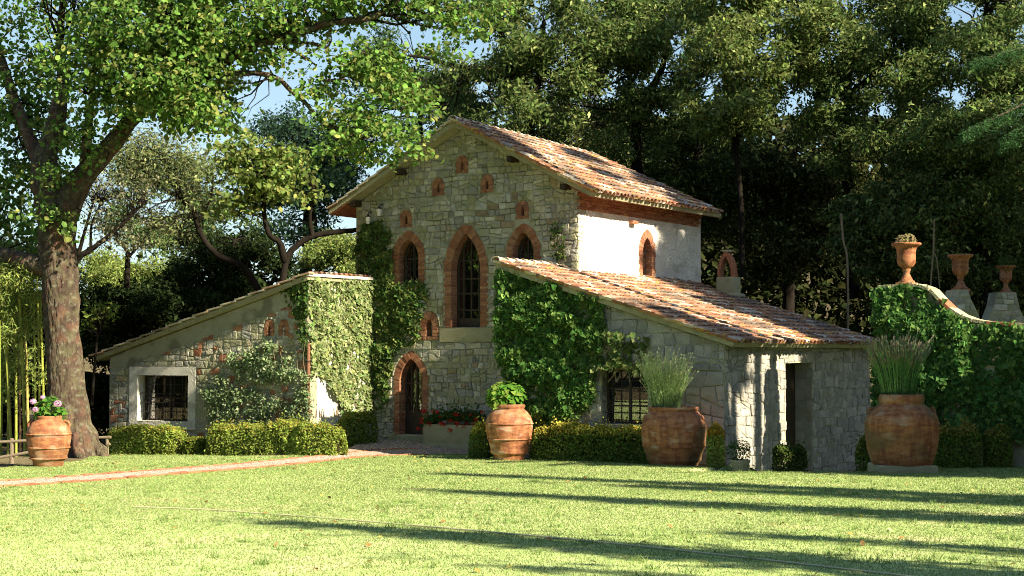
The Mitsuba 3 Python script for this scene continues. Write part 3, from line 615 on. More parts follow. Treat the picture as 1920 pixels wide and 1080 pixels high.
def verge(key, u0, u1, zf, v, n, rise=.03):
    for i in range(n):
        a0, a1 = u0 + (u1 - u0) * i / n, u0 + (u1 - u0) * (i + 1.12) / n
        fr = frame([0, v, 0], [1, 0, 0], [0, 0, 1], [0, -1, 0]); lo_, hi_ = min(a0, a1), max(a0, a1)
        dn = .045 if abs(zf(a0)) < abs(zf(a1)) else .045
        up0, up1 = (.055, .01) if zf(lo_) < zf(hi_) else (.01, .055)
        p = [(lo_, zf(lo_) + up0 - .022), (hi_, zf(hi_) + up1 - .022), (hi_, zf(hi_) + up1 + .018), (lo_, zf(lo_) + up0 + .018)]
        q = MB(); q.add(*slab(fr, p, -.16, verge_r.uniform(.05, .075), .006, 0), (verge_r.random(), verge_r.uniform(.74, .89))); q.put(f'{key}__verge_tile', 'tile')
verge(R0, .72, -3.6, zm, VF, 12); verge(R0, -8.05, -3.7, zm, VF, 12)
# right wing roof
WV0, WV1 = -2.78, 6.6
R1 = part('roof', roof_slab([(-.70, zw(-.70) - .02), (-.70, zw(-.70) - .16), (5.66, zw(5.66) - .13), (5.72, zw(5.72) - .02)], WV0, WV1), 'cement')
sl = math.atan(.31); c_, s_ = math.cos(sl), math.sin(sl)
coppi(R1, frame([5.78, WV0 - .03, zw(5.78)], [0, 1, 0], [-c_, 0, s_], [s_, 0, c_]), WV1 - WV0 + .03, 6.46 / c_, 111, 170)
verge(R1, 5.78, -.66, zw, WV0, 18)
r = rng_(113); y = WV0 - .03
while y < .0:
    V = np.vstack([np.column_stack([-.66 - w * np.cos(a), np.full(9, yy), 4.58 + h + w * .7 * np.sin(a)]) for yy, w, h in ((y, .13, .03), (y + .46, .11, .0), (y, .115, .025))]); k = np.arange(8)
    q = MB(); q.add(V, np.vstack([np.stack([k, k + 1, k + 10, k + 9], 1), np.stack([k + 18, k + 19, k + 1, k], 1)]), (r.random(), .78)); q.put(f'{R1}__ridge_tile', 'tile'); y += .4
# left wing roof
R2 = part('roof', roof_slab([(-6.66, zl(-6.66) - .02), (-15.0, zl(-15.0) - .02), (-14.95, zl(-14.95) - .13), (-6.66, zl(-6.66) - .15)], -2.86, -.02), 'cement')
part('roof', roof_slab([(-7.42, zl(-7.42) - .025), (-15.0, zl(-15.0) - .025), (-14.95, zl(-14.95) - .13), (-7.42, zl(-7.42) - .15)], -.02, 4.1), 'cement')
sl = math.atan(.263); c_, s_ = math.cos(sl), math.sin(sl)
coppi(R2, frame([-15.05, -.05, zl(-15.05)], [0, -1, 0], [c_, 0, s_], [-s_, 0, c_]), 2.85, 8.4 / c_, 121, 0)
coppi(R2, frame([-15.05, 4.1, zl(-15.05)], [0, -1, 0], [c_, 0, s_], [-s_, 0, c_]), 4.1, 7.6 / c_, 122, 0)
verge(R2, -15.08, -6.62, zl, -2.87, 16)
part('coping', slab(fre, [(-2.86, zl(LX1) - .02), (-.02, zl(LX1) - .02), (-.02, zl(LX1) + .05), (-2.86, zl(LX1) + .05)], .06, .17, .008, 0), 'plaster')
# chimney on the right wing roof
lo, hi = 25., 60.
for _ in range(40):
    m_ = (lo + hi) / 2; p_ = at(1366, 556, m_); lo, hi = (m_, hi) if p_[2] > zw(p_[0]) else (lo, m_)
cx, cy = p_[0], p_[1]; cz = zw(cx)
kc = part('chimney', boxm(cx - .26, cx + .26, cy - .24, cy + .24, cz - .25, cz + .55, .015), 'cement')
put(f'{kc}__flashing', boxm(cx - .36, cx + .36, cy - .36, cy + .34, cz - .3, cz + .08, .03), 'cement')
fr_ = FRONT(cy - .2); o_, i_ = Polygon(arch(cx, .255, cz + .552, cz + .66, cz + 1.30)), Polygon(arch(cx, .165, cz + .552, cz + .64, cz + 1.14))
put(f'{kc}__cowl', prism(fr_, o_.difference(i_.union(rect(cx - .165, cz + .5, cx + .165, cz + .6))), -.26, 0), 'brick')
put(f'{kc}__cap', boxm(cx - .09, cx + .09, cy - .22, cy + .08, cz + 1.265, cz + 1.32, .015), 'cement')

# ------------------------------------------------------------------ garden wall, piers and urns on the right
def zpx(x, y, d): return at(x, y, d)[2]
def px_lathe(x, d, prof, base_uv, seed=0, sides=56, wob=.012):
    c = at(x, 540, d); pr = [(hw * d / F, zpx(x, y, d)) for y, hw in prof]
    v, f = lathe(pr, (c[0], c[1], 0), sides, wob=wob, seed=seed); m = MB(); m.add(v, f, base_uv); return m
GV = -.6
gp = lambda x, y: onplane(x, y, 1, GV)[[0, 2]]
top_line = [gp(*q) for q in ((1648, 541), (1736, 537), (1752, 556), (1775, 579), (1800, 595), (1830, 606), (1870, 610), (1925, 612), (2100, 622))]
gw = Polygon([(top_line[0][0], -1)] + top_line + [(top_line[-1][0], -1)][::1])
frg = FRONT(GV)
GW = put('garden_wall', prism(frg, gw, -.42, 0), 'mortar'); lab('garden_wall', 'ivy-clad garden wall with a swept coping beside the house', 'wall')
tl = LineString(top_line); r = rng_(201); s = 0.
while s < tl.length - .1:
    a, b = np.array(tl.interpolate(s).coords[0]), np.array(tl.interpolate(min(s + .3, tl.length)).coords[0]); t = unit(b - a); nn = np.array([-t[1], t[0]])
    p = [a + t * .005, b - t * .005, b - t * .005 + nn * .07, a + t * .005 + nn * .07]
    q = MB(); q.add(*slab(frg, p, -.50, .08 + r.normal(0, .006), .012, 0), (r.random(), .5)); q.put(f'{GW}__coping_stone', 'brick' if r.random() < .3 else 'cement'); s += .3
ud = float((at(1700, 530, 1.) - CAM) @ FW); uo = onplane(1700, 534, 1, GV + .21); ud = float((uo - CAM) @ FW)
URN = [(531, 15), (527, 15), (526, 12), (520, 9), (513, 5.5), (509, 6.5), (506, 8), (503, 7), (500, 12), (495, 16), (488, 17.5), (478, 17), (468, 18), (463, 21), (460, 27), (457, 28), (455.5, 27), (457, 23), (462, 17)]
def urn(x, y, d, s, label):
    k = nk('urn'); lab(k, label, 'urn', 'terracotta urns on the garden piers')
    px_lathe(x, d, [(y + (a - 531) * s, b * s) for a, b in URN], (.25, .25), 5, 40, 0).put(f'{k}__bowl', 'terracotta', True)
    c = at(x, y, d); w = 16 * s * d / F; z = zpx(x, y, d); put(f'{k}__plinth', boxm(c[0] - w, c[0] + w, c[1] - w, c[1] + w, z - .07, z + .012, .01), 'terracotta')
    return c
urn(1700, 531, ud, 1., 'terracotta urn with pale succulents on the swept end of the ivy wall')
def pier(pts, d, dep, label):
    c = at(1800, 540, d); fr = frame(c, RT, [0, 0, 1], np.cross(RT, [0, 0, 1])); poly = [((x - 1800) * d / F, zpx(x, y, d) - c[2]) for x, y in pts]
    k = put('stone_pier', prism(fr, Polygon(poly), -dep, 0), 'mortar'); lab(k, label, 'pier', 'stone piers behind the ivy wall')
    stones(k, fr, Polygon(poly).buffer(-.01), .28, .16, 210 + len(USED), 12, 'stone'); return k
pier([(1764, 700), (1764, 582), (1772, 570), (1785, 558), (1788, 543), (1815, 543), (1820, 560), (1832, 585), (1842, 612), (1842, 700)], 40., .7, 'weathered grey stone pier under the second urn, behind the ivy wall')
pier([(1852, 700), (1852, 600), (1862, 575), (1868, 548), (1905, 548), (1912, 580), (1925, 610), (1925, 700)], 45., .7, 'shaded stone pier under the third urn at the right edge')
urn(1801, 542, 40.3, .86, 'slender weathered terracotta urn on the second stone pier')
urn(1886, 548, 45.4, .66, 'shaded terracotta urn with a small plant at the right edge')

# ------------------------------------------------------------------ big terracotta jars
def jar(x, d, prof, ribs, lugs, label, base=None, uv=(.4, .5)):
    k = nk('oil_jar'); lab(k, label, 'jar', 'big terracotta jars along the lawn')
    px_lathe(x, d, prof, uv, len(USED), 72, .02).put(f'{k}__body', 'terracotta', True)
    s = d / F; c = at(x, 540, d)
    for y, hw in ribs: px_lathe(x, d, [(y + 1.6, hw - 1), (y + .9, hw + 1.1), (y, hw + 1.6), (y - .9, hw + 1.1), (y - 1.6, hw - 1)], (.9, .1), 3, 72, .02).put(f'{k}__rib', 'terracotta', True)
    y0, hw0 = prof[-4]; px_lathe(x, d, [(y0 + 1, hw0 - 6), (y0 + 3, hw0 - 6)], uv).put(f'{k}__earth', 'soil') if 0 else None
    e = MB(); e.add(*lathe([(.001, zpx(x, prof[-1][0] + 3, d)), (prof[-1][1] * s * .98, zpx(x, prof[-1][0] + 3, d))], (c[0], c[1], 0), 24)); e.put(f'{k}__earth', 'soil')
    for sg, y, hw in lugs:
        o = c + RT * sg * (hw * s); o[2] = zpx(x, y, d); h = 16 * s
        pts = [o + RT * sg * a * s + np.array([0, 0, b * s]) for a, b in ((-7, 8), (0, 7), (2.5, 2), (2, -4), (-4, -9))]
        put(f'{k}__handle', tube(pts, [3 * s, 2.6 * s, 2.4 * s, 2.4 * s, 3 * s], 10), 'terracotta', True)
    return k
jar(955, 36.8, [(867, 26), (861, 27), (852, 29), (849, 34), (846, 36), (842, 35), (830, 38), (815, 42), (800, 44), (790, 43.5), (780, 40), (772, 34), (768, 29), (766, 27), (764, 29), (760, 29), (757.5, 28), (757.5, 25), (766, 24)], [(793.5, 44), (822, 40.6)], [], 'fat sunlit terracotta jar with bright green leafy plant, right of the doorway', uv=(.65, .4))
jar(1262, 34.3, [(874, 44), (866, 46), (862, 51), (858, 51), (850, 53), (835, 58), (818, 60.5), (803, 61), (790, 58.5), (780, 53), (772, 47), (769, 44), (768, 46), (764, 46), (762.5, 44.5), (762.5, 41), (770, 40)], [(798.5, 60.5), (835, 58)], [(-1, 787, 53), (1, 787, 53)], 'broad half-shaded terracotta jar holding a grey-green lavender, before the wing window', uv=(.6, .8))
jar(1688, 30.9, [(869, 54), (864, 57), (858, 59), (845, 63), (825, 66), (805, 68), (790, 67.5), (778, 64), (768, 55), (760, 44), (756, 39), (754, 41), (746, 42), (740, 40), (738.5, 38), (738.5, 34), (748, 33)], [(793.5, 68)], [(-1, 773, 60), (1, 773, 60)], 'largest terracotta jar in shade, on a stone plinth with tall lavender', uv=(.45, .9))
cj = at(1688, 540, 30.9); zt_, zb_ = zpx(1688, 869, 30.9), zpx(1688, 898, 30.9); k = put('plinth', slab(frame([cj[0], cj[1], 0], RT, np.cross([0, 0, 1], RT), [0, 0, 1]), [(-.56, -.56), (.56, -.56), (.56, .56), (-.56, .56)], zb_, zt_, .03, 0), 'cement'); lab(k, 'low square stone plinth under the largest shaded jar', 'plinth')
jar(95, 33.45, [(877, 26), (862, 29), (859, 33), (855, 33), (850, 35), (838, 38), (822, 40.5), (810, 40), (800, 37), (792, 30), (787, 24), (785, 22), (783, 23), (780, 23), (779, 21.5), (779, 19), (786, 18)], [(813, 40.8), (838, 38.4), (858, 33.5)], [(-1, 797, 36), (1, 797, 36)], 'terracotta jar with pink hydrangea beside the oak trunk', uv=(.5, .35))

# ------------------------------------------------------------------ plants in jars and borders
def dome_leaves(key, rng, c, rx, ry, rz, n, L, W, base, mixc=None, pm=0, shape=IVYL, bsdf='leaf', var=.2):
    d = unit(rng.normal(0, 1, (n, 3)) * [1, 1, .8] + [0, 0, .35]); r = rng.random(n) ** .3
    P = c + d * r[:, None] * np.array([rx, ry, rz]); N = unit(d * .6 + [0, 0, .7] + rng.normal(0, .35, (n, 3)) - FW * .25); D = unit(d + rng.normal(0, .4, (n, 3)) - [0, 0, .3])
    s = rng.uniform(.7, 1.2, n); return leaves(key, P, N, D, L * s, W * s, tint(rng, n, base, var, mixc, pm), shape, bsdf)
def stems(rng, c, n, rad, spread, h0, h1, w, base, tipc, key, tip=.0, bend=.25):
    """Thin upright stems as three-sided tubes, with an optional flower spike at the tip."""
    V, Fc, col, k = [], [], [], 0
    for i in range(n):
        a = rng.uniform(0, 2 * np.pi); q = rng.random() ** .5; p0 = c + np.array([math.cos(a) * rad * q, math.sin(a) * rad * q, rng.uniform(-.02, .1)])
        h = rng.uniform(h0, h1); out = np.array([math.cos(a), math.sin(a), 0]) * spread * q * h + rng.normal(0, .06, 3) * h
        p2 = p0 + np.array([0, 0, h]) + out; p1 = p0 + np.array([0, 0, h * .55]) + out * .35
        P = np.array([p0, p1, p2]); R = np.array([w, w * .8, w * .5])
        if tip: P = np.vstack([P, p2 + (p2 - p1) * .04, p2 + unit(p2 - p1) * tip * .6, p2 + unit(p2 - p1) * tip]); R = np.append(R, [w * 2.2, w * 2.4, w * .8])
        v, f = tube(P, R, 3, cap=False); V.append(v); Fc.append(f + k); k += len(v); cc = np.repeat(tint(rng, 1, base, .25), len(v), 0)
        if tip: cc[9:] = np.asarray(tipc) * rng.uniform(.6, 1.3)
        col.append(cc)
    return put(key, (np.vstack(V), np.vstack(Fc)), 'cane_skin', False, None, np.clip(np.vstack(col), .005, .95))
r = rng_(300)
k = nk('leafy_plant'); lab(k, 'bright green broad-leaved plant spilling from the sunlit jar', 'plant')
dome_leaves(f'{k}__foliage', r, at(948, 748, 36.8) + [0, 0, .02], .50, .5, .40, 330, .17, .15, (.10, .24, .035), (.2, .3, .06), .2)
stems(r, at(952, 766, 36.8), 24, .2, .6, .2, .35, .008, (.1, .2, .05), None, f'{k}__stems')
k = nk('hydrangea'); lab(k, 'hydrangea with pink flower heads in the jar by the oak', 'plant')
dome_leaves(f'{k}__foliage', r, at(93, 776, 33.45), .36, .36, .40, 230, .14, .11, (.07, .19, .03), (.14, .24, .05), .2)
for x, y, rr in ((62, 753, .07), (66, 768, .065), (108, 757, .085), (80, 745, .05)):
    c = at(x, y, 33.1); n = 130; d = unit(r.normal(0, 1, (n, 3))); leaves(f'{k}__flower_head', c + d * rr * [1, 1, .8], d, r.normal(0, 1, (n, 3)), .035, .035, tint(r, n, (.62, .38, .58), .15), RHOMB, 'matte_leaf')
def lavender(x, y, d, R, H, n, base, tipc, label, spread, tip=.06):
    k = nk('lavender'); lab(k, label, 'plant', 'lavender growing in jars'); c = at(x, y, d)
    stems(r, c, n, R, spread, H * .55, H, .0065, base, tipc, f'{k}__stems', tip)
    m = n * 5; a = r.uniform(0, 2 * np.pi, m); q = r.random(m) ** .5; h = r.random(m) ** 1.3 * H * .72
    P = c + np.column_stack([np.cos(a) * q * (R + spread * h), np.sin(a) * q * (R + spread * h), h]); D = np.column_stack([np.cos(a) * spread * .6, np.sin(a) * spread * .6, np.ones(m)]) + r.normal(0, .3, (m, 3))
    leaves(f'{k}__foliage', P, r.normal(0, 1, (m, 3)), D, .075, .014, tint(r, m, base, .3), RHOMB, 'matte_leaf')
lavender(1248, 770, 34.3, .30, 1.18, 420, (.21, .29, .12), (.32, .34, .2), 'loose grey-green lavender in the half-shaded jar before the wing window', .36)
lavender(1684, 742, 30.9, .32, 1.02, 520, (.085, .20, .06), (.17, .15, .10), 'dense dark lavender with faded flower spikes in the largest jar', .34, .1)
# stone trough with red geraniums, right of the low door
bx0, bx1 = onplane(795, 830, 1, -.75)[0], onplane(893, 830, 1, -.75)[0]
zt_ = onplane(840, 796, 1, -.75)[2]; zb_ = gz(-4., -.6)
k = nk('stone_trough'); lab(k, 'olive grey stone trough by the low arched door', 'planter')
tp = MB(); tp.add(*prism(WORLD, rect(bx0, -.78, bx1, -.30).difference(rect(bx0 + .06, -.72, bx1 - .06, -.36)), zb_ + .06, zt_)); tp.put(f'{k}__basin', 'cement')
put(f'{k}__panel', slab(FRONT(-.78), [(bx0 + .14, zb_ + .16), (bx1 - .14, zb_ + .16), (bx1 - .14, zt_ - .1), (bx0 + .14, zt_ - .1)], -.01, .014, .008, 0), 'cement')
put(f'{k}__foot', boxm(bx0 - .05, bx1 + .05, -.83, -.25, zb_ - .05, zb_ + .075, .02), 'cement'); put(f'{k}__earth', boxm(bx0 + .05, bx1 - .05, -.73, -.35, zt_ - .2, zt_ - .05), 'soil')
k = nk('geraniums'); lab(k, 'row of red geraniums trailing over the stone trough', 'flowers')
n = 1100; P = np.column_stack([r.uniform(bx0 - .12, bx1 + .05, n), r.normal(-.58, .13, n), zt_ + np.abs(r.normal(.05, .13, n)) * 1.0 - .06]); P[:, 2] += .16 * sst(-4.4, -3.9, P[:, 0])
leaves(f'{k}__foliage', P, r.normal(0, .6, (n, 3)) + [0, -.5, .6], r.normal(0, 1, (n, 3)), .075, .08, tint(r, n, (.05, .10, .025), .3), IVYL)
for i in range(46):
    c = np.array([r.uniform(bx0 - .15, bx1 + .12), r.uniform(-.86, -.5), zt_ + r.uniform(-.14, .36)]); n = 46; d = unit(r.normal(0, 1, (n, 3)))
    leaves(f'{k}__flower_head', c + d * [.06, .05, .045], d, r.normal(0, 1, (n, 3)), .03, .03, tint(r, n, (.62, .04, .035), .25), RHOMB, 'matte_leaf')

def hedge(pts, wd, ht, dens, base, label, mixc=(.36, .30, .07), pm=.12, key='hedge', leaf=.042, seed=0, grp='clipped box hedges at the foot of the house'):
    """A clipped hedge along pts (u, v of its middle line): leaves through a rough rounded box, twigs inside."""
    r = rng_(400 + seed); ln = LineString(pts); k = nk(key); lab(k, label, 'hedge' if key == 'hedge' else 'shrub', grp)
    n = int(dens * ln.length * (wd + 2 * ht)); s = r.uniform(0, ln.length, n)
    q = np.array([ln.interpolate(a).coords[0] for a in np.linspace(0, ln.length, 200)]); qi = np.column_stack([np.interp(s, np.linspace(0, ln.length, 200), q[:, i]) for i in (0, 1)])
    t = np.gradient(q, axis=0); t = unit(t); ti = np.column_stack([np.interp(s, np.linspace(0, ln.length, 200), t[:, i]) for i in (0, 1)]); nn = np.column_stack([ti[:, 1], -ti[:, 0]])
    # cross-section: superellipse shell, top and two sides
    a = r.uniform(-.15, math.pi + .15, n); c, s_ = np.cos(a), np.sin(a); e = 4.
    rad = (np.abs(c) ** e + np.abs(s_) ** e) ** (-1 / e); lump = .74 + .48 * meshkit.fbm(np.column_stack([s * 2.6, c * 1.2 + seed, s_ * 1.2]), 3, seed); dep = 1 - .30 * r.random(n) ** 2 + np.where(r.random(n) < .05, r.uniform(0, .22, n), 0)
    x = c * rad * lump * dep * wd / 2; z = np.maximum(s_ * rad * lump * dep, .02) * ht
    endf = np.minimum(np.minimum(s, ln.length - s) / (.25 * wd + .05), 1) ** .5; x *= .6 + .4 * endf; z *= .75 + .25 * endf
    z = np.where(r.random(n) < .15, r.random(n) * z, z)
    P = np.column_stack([qi + nn * x[:, None], gz(qi[:, 0], qi[:, 1]) + z])
    N = np.column_stack([nn * (c * 1.)[:, None], np.maximum(s_, 0) + .25]) + r.normal(0, .85, (n, 3)); D = r.normal(0, 1, (n, 3)) + [0, 0, .4]
    col = tint(r, n, base, .25); m = (r.random(n) < pm * 3 * sst(.62, .95, z / ht)) & (r.random(n) < .8); col[m] = np.asarray(mixc) * np.exp(r.normal(0, .2, (m.sum(), 1)))
    sz = r.uniform(.8, 1.3, n); leaves(f'{k}__foliage', P, N, D, leaf * 1.5 * sz, leaf * sz, col)
    V, Fc, kk = [], [], 0
    for i in range(int(ln.length * 14)):
        p = np.array(ln.interpolate(r.uniform(0, ln.length)).coords[0]); z0 = gz(*p); top = np.array([*(p + r.normal(0, wd * .22, 2)), z0 + ht * r.uniform(.6, .85)])
        v, f = tube([[*p, z0 - .03], [*(p * .5 + top[:2] * .5), z0 + ht * .35], top], [.014, .009, .004], 4); V.append(v); Fc.append(f + kk); kk += len(v)
    put(f'{k}__stems', (np.vstack(V), np.vstack(Fc)), 'dark_wood'); labels[f'{k}__stems'] = {'kind': 'stuff'}
def on_v(x, y, v): return onplane(x, y, 1, v)[:2]
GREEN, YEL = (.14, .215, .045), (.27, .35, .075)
HV = -3.75
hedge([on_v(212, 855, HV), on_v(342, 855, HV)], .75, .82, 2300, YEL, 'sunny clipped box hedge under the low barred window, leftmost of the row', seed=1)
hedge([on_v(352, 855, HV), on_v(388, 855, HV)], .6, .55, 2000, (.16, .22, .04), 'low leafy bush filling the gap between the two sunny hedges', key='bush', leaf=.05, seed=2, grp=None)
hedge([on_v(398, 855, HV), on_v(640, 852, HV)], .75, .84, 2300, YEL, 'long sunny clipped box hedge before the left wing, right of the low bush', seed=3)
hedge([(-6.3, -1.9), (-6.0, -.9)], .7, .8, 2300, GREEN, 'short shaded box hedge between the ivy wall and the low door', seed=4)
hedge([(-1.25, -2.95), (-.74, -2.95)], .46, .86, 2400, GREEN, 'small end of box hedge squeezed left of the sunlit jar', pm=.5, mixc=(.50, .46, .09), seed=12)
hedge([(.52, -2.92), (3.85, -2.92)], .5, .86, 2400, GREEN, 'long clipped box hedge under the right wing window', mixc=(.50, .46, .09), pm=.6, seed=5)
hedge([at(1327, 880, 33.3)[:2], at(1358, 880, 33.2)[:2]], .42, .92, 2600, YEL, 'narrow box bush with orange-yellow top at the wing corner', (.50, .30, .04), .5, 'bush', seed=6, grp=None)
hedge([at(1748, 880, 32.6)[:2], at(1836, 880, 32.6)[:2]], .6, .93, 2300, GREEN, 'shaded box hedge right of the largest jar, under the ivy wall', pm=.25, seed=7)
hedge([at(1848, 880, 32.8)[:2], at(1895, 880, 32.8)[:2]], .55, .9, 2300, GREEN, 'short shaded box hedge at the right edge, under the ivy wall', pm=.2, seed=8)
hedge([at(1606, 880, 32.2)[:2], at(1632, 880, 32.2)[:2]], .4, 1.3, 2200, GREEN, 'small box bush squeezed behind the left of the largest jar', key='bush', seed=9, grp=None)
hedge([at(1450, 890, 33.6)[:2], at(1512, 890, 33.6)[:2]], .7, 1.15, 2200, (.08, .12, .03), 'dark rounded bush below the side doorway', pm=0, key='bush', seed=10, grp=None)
k = nk('flower_pot'); lab(k, 'small dark plant pot beside the wing corner', 'pot'); px_lathe(1386, 32.8, [(892, 14), (868, 17), (864, 19), (861, 19), (861, 16), (866, 15)], (0, .9), 2, 32, 0).put(f'{k}__body', 'cement', True)
k = nk('potted_shrub'); lab(k, 'small green shrub in the dark pot beside the wing corner', 'plant'); dome_leaves(f'{k}__foliage', r, at(1386, 846, 32.8), .27, .27, .27, 700, .05, .035, (.06, .12, .03), shape=RHOMB)
k = nk('succulents'); lab(k, 'pale succulents growing in the urn on the ivy wall', 'plant'); dome_leaves(f'{k}__foliage', r, at(1699, 454, ud), .24, .24, .2, 420, .10, .03, (.26, .27, .12), (.40, .25, .2), .2, RHOMB)
k = nk('urn_plant'); lab(k, 'small green plant in the shaded urn at the right edge', 'plant'); dome_leaves(f'{k}__foliage', r, at(1886, 497, 45.4), .28, .28, .3, 300, .09, .04, (.07, .12, .03), shape=RHOMB)

# ------------------------------------------------------------------ ivy and climbers
def ivy(name, label, fr, polys, dens, base, seed, th=(.03, .26), L=.115, mixc=(.16, .20, .06), pm=.2, clump=2.2, shape=IVYL, cat='ivy', hang=.6, var=.25):
    """Leaves layered on the plane of fr inside polygons [(a, b)...], thicker in clumps, with a few woody stems below."""
    r = rng_(seed); pg = unary_union([Polygon(p).buffer(0) for p in polys]); x0, y0, x1, y1 = pg.bounds
    n = int(dens * (x1 - x0) * (y1 - y0)); a = r.uniform(x0, x1, n); b = r.uniform(y0, y1, n); jit = r.normal(0, .07, (2, n))
    m = shapely.contains_xy(pg, a + jit[0], b + jit[1]); a, b = a[m], b[m]; n = len(a)
    cl = meshkit.fbm(np.column_stack([a * clump, b * clump, np.full(n, seed * 1.)]), 4, seed)
    keep = r.random(n) < sst(.30, .48, cl) * .7 + .3; a, b, cl = a[keep], b[keep], cl[keep]; n = len(a)
    h = th[0] + (th[1] - th[0]) * np.clip((cl - .3) * 2.2, 0, 1.2) * (.45 + .55 * r.random(n)) + np.abs(r.normal(0, .015, n))
    P = loc(fr, a, b, h); N = fr[3] * .9 + np.array([0, 0, .45]) + r.normal(0, .55, (n, 3)); D = np.array([0, 0, -hang]) + fr[3] * .25 + r.normal(0, .45, (n, 3))
    s = np.clip(np.exp(r.normal(0, .36, n)), .45, 1.6); k = nk(name); lab(k, label, cat)
    leaves(f'{k}__foliage', P, N, D, L * s, L * .95 * s, tint(r, n, base, var, mixc, pm), shape); V, Fc, kk = [], [], 0
    for i in range(int(6 + 3 * pg.area ** .5)):
        p = np.array([r.uniform(x0, x1), y0 + .05]); pts = []
        while pg.buffer(.05).contains(Point(p)) or len(pts) < 2:
            pts.append(loc(fr, p[0], p[1], .025)); p = p + np.array([r.normal(0, .12), .22])
            if len(pts) > 24: break
        v, f = tube(pts, np.linspace(.018, .006, len(pts)), 5); V.append(v); Fc.append(f + kk); kk += len(v)
    put(f'{k}__stems', (np.vstack(V), np.vstack(Fc)), 'pale_wood'); return k
def pxpoly(pts, ax, val):
    i = [1, 2] if ax == 0 else [0, 2]; return [tuple(onplane(x, y, ax, val)[i]) for x, y in pts]
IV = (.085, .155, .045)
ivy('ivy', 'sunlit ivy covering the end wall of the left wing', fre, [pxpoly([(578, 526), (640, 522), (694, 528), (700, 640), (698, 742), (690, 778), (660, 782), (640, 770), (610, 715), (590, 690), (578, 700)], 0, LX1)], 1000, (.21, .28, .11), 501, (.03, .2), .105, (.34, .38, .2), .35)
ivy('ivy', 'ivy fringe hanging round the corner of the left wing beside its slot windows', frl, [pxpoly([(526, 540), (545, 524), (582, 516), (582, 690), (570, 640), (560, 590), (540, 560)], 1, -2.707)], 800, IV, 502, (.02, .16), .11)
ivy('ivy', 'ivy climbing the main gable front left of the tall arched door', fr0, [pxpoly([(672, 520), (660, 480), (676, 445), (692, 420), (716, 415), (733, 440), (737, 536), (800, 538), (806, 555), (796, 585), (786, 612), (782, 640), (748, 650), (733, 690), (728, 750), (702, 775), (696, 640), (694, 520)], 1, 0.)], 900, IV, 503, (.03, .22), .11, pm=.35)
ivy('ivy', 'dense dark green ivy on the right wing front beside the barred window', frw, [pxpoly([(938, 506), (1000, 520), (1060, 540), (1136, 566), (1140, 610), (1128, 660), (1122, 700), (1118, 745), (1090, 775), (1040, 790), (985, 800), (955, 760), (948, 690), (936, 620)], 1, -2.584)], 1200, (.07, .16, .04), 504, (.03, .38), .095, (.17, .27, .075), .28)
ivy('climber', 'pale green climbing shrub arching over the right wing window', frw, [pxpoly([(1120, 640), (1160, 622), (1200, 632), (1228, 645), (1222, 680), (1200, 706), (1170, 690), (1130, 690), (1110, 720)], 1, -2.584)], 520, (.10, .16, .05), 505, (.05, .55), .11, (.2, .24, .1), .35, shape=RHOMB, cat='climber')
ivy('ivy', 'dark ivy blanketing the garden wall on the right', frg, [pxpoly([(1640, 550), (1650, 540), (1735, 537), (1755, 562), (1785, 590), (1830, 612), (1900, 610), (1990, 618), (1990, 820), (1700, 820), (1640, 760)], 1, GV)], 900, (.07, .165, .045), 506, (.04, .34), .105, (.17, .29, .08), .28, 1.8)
ivy('ivy', 'thin fringe of ivy at the right end of the gable front above the tiles', fr0, [pxpoly([(1040, 420), (1060, 415), (1062, 490), (1030, 486)], 1, 0.)], 320, IV, 507, (.02, .1), .09)
# climbing rose on the left wing, sparse with pale leaves
r = rng_(520); k = nk('climbing_rose'); lab(k, 'sparse silvery climbing rose on the left wing wall beside the low window', 'climber')
bl = []
RP = Polygon([(388, 640), (430, 612), (470, 600), (500, 622), (530, 628), (560, 640), (575, 700), (580, 790), (470, 796), (392, 792), (385, 740), (398, 690)])
while len(bl) < 95:
    x, y = r.uniform(380, 585), r.uniform(596, 800)
    if not RP.contains(Point(x, y)) or meshkit.fbm(np.array([[x * .022, y * .022, 3.]]), 2, 4)[0] < .45: continue
    c = onplane(x, y, 1, -2.86); s = 43.5 / F; bl.append([*c, r.uniform(8, 20) * s, .09, r.uniform(7, 17) * s, r.uniform(3, 10)])
foliage(f'{k}__foliage', r, np.array(bl), 15, np.array([.09, .045, .12]), .075, .045, (.25, .34, .18), .3, RHOMB, (.38, .44, .28), .2)
V, Fc, kk = [], [], 0
for i in range(11):
    x = r.uniform(395, 570); p = onplane(x, 800, 1, -2.8); q = [p]
    for j in range(7): q.append(q[-1] + np.array([r.normal(0, .14), r.normal(0, .03), .33]))
    v, f = tube(q, np.linspace(.016, .005, 8), 5); V.append(v); Fc.append(f + kk); kk += len(v)
put(f'{k}__stems', (np.vstack(V), np.vstack(Fc)), 'pale_wood')
# two lanterns on the gable front, above the ivy
for i, (x, y, lb) in enumerate(((711, 398, 'white lantern on the gable front left of the small vents, the higher of two'), (690, 413, 'white lantern near the left corner of the gable front, the lower of two'))):
    c = onplane(x, y, 1, -.18); k = nk('lantern'); lab(k, lb, 'lantern', 'wall lanterns above the ivy')
    px = MB(); px.add(*lathe([(.001, -.10), (.05, -.10), (.075, .08), (.08, .09), (.001, .1)], c, 8)); px.put(f'{k}__shade', 'white_paint')
    put(f'{k}__cap', lathe([(.085, .09), (.03, .15), (.001, .17)], c, 8), 'iron')
    put(f'{k}__arm', tube([c + [0, 0, .16], c + [0, .06, .24], c + [0, .18, .22]], .012, 6), 'iron', True)

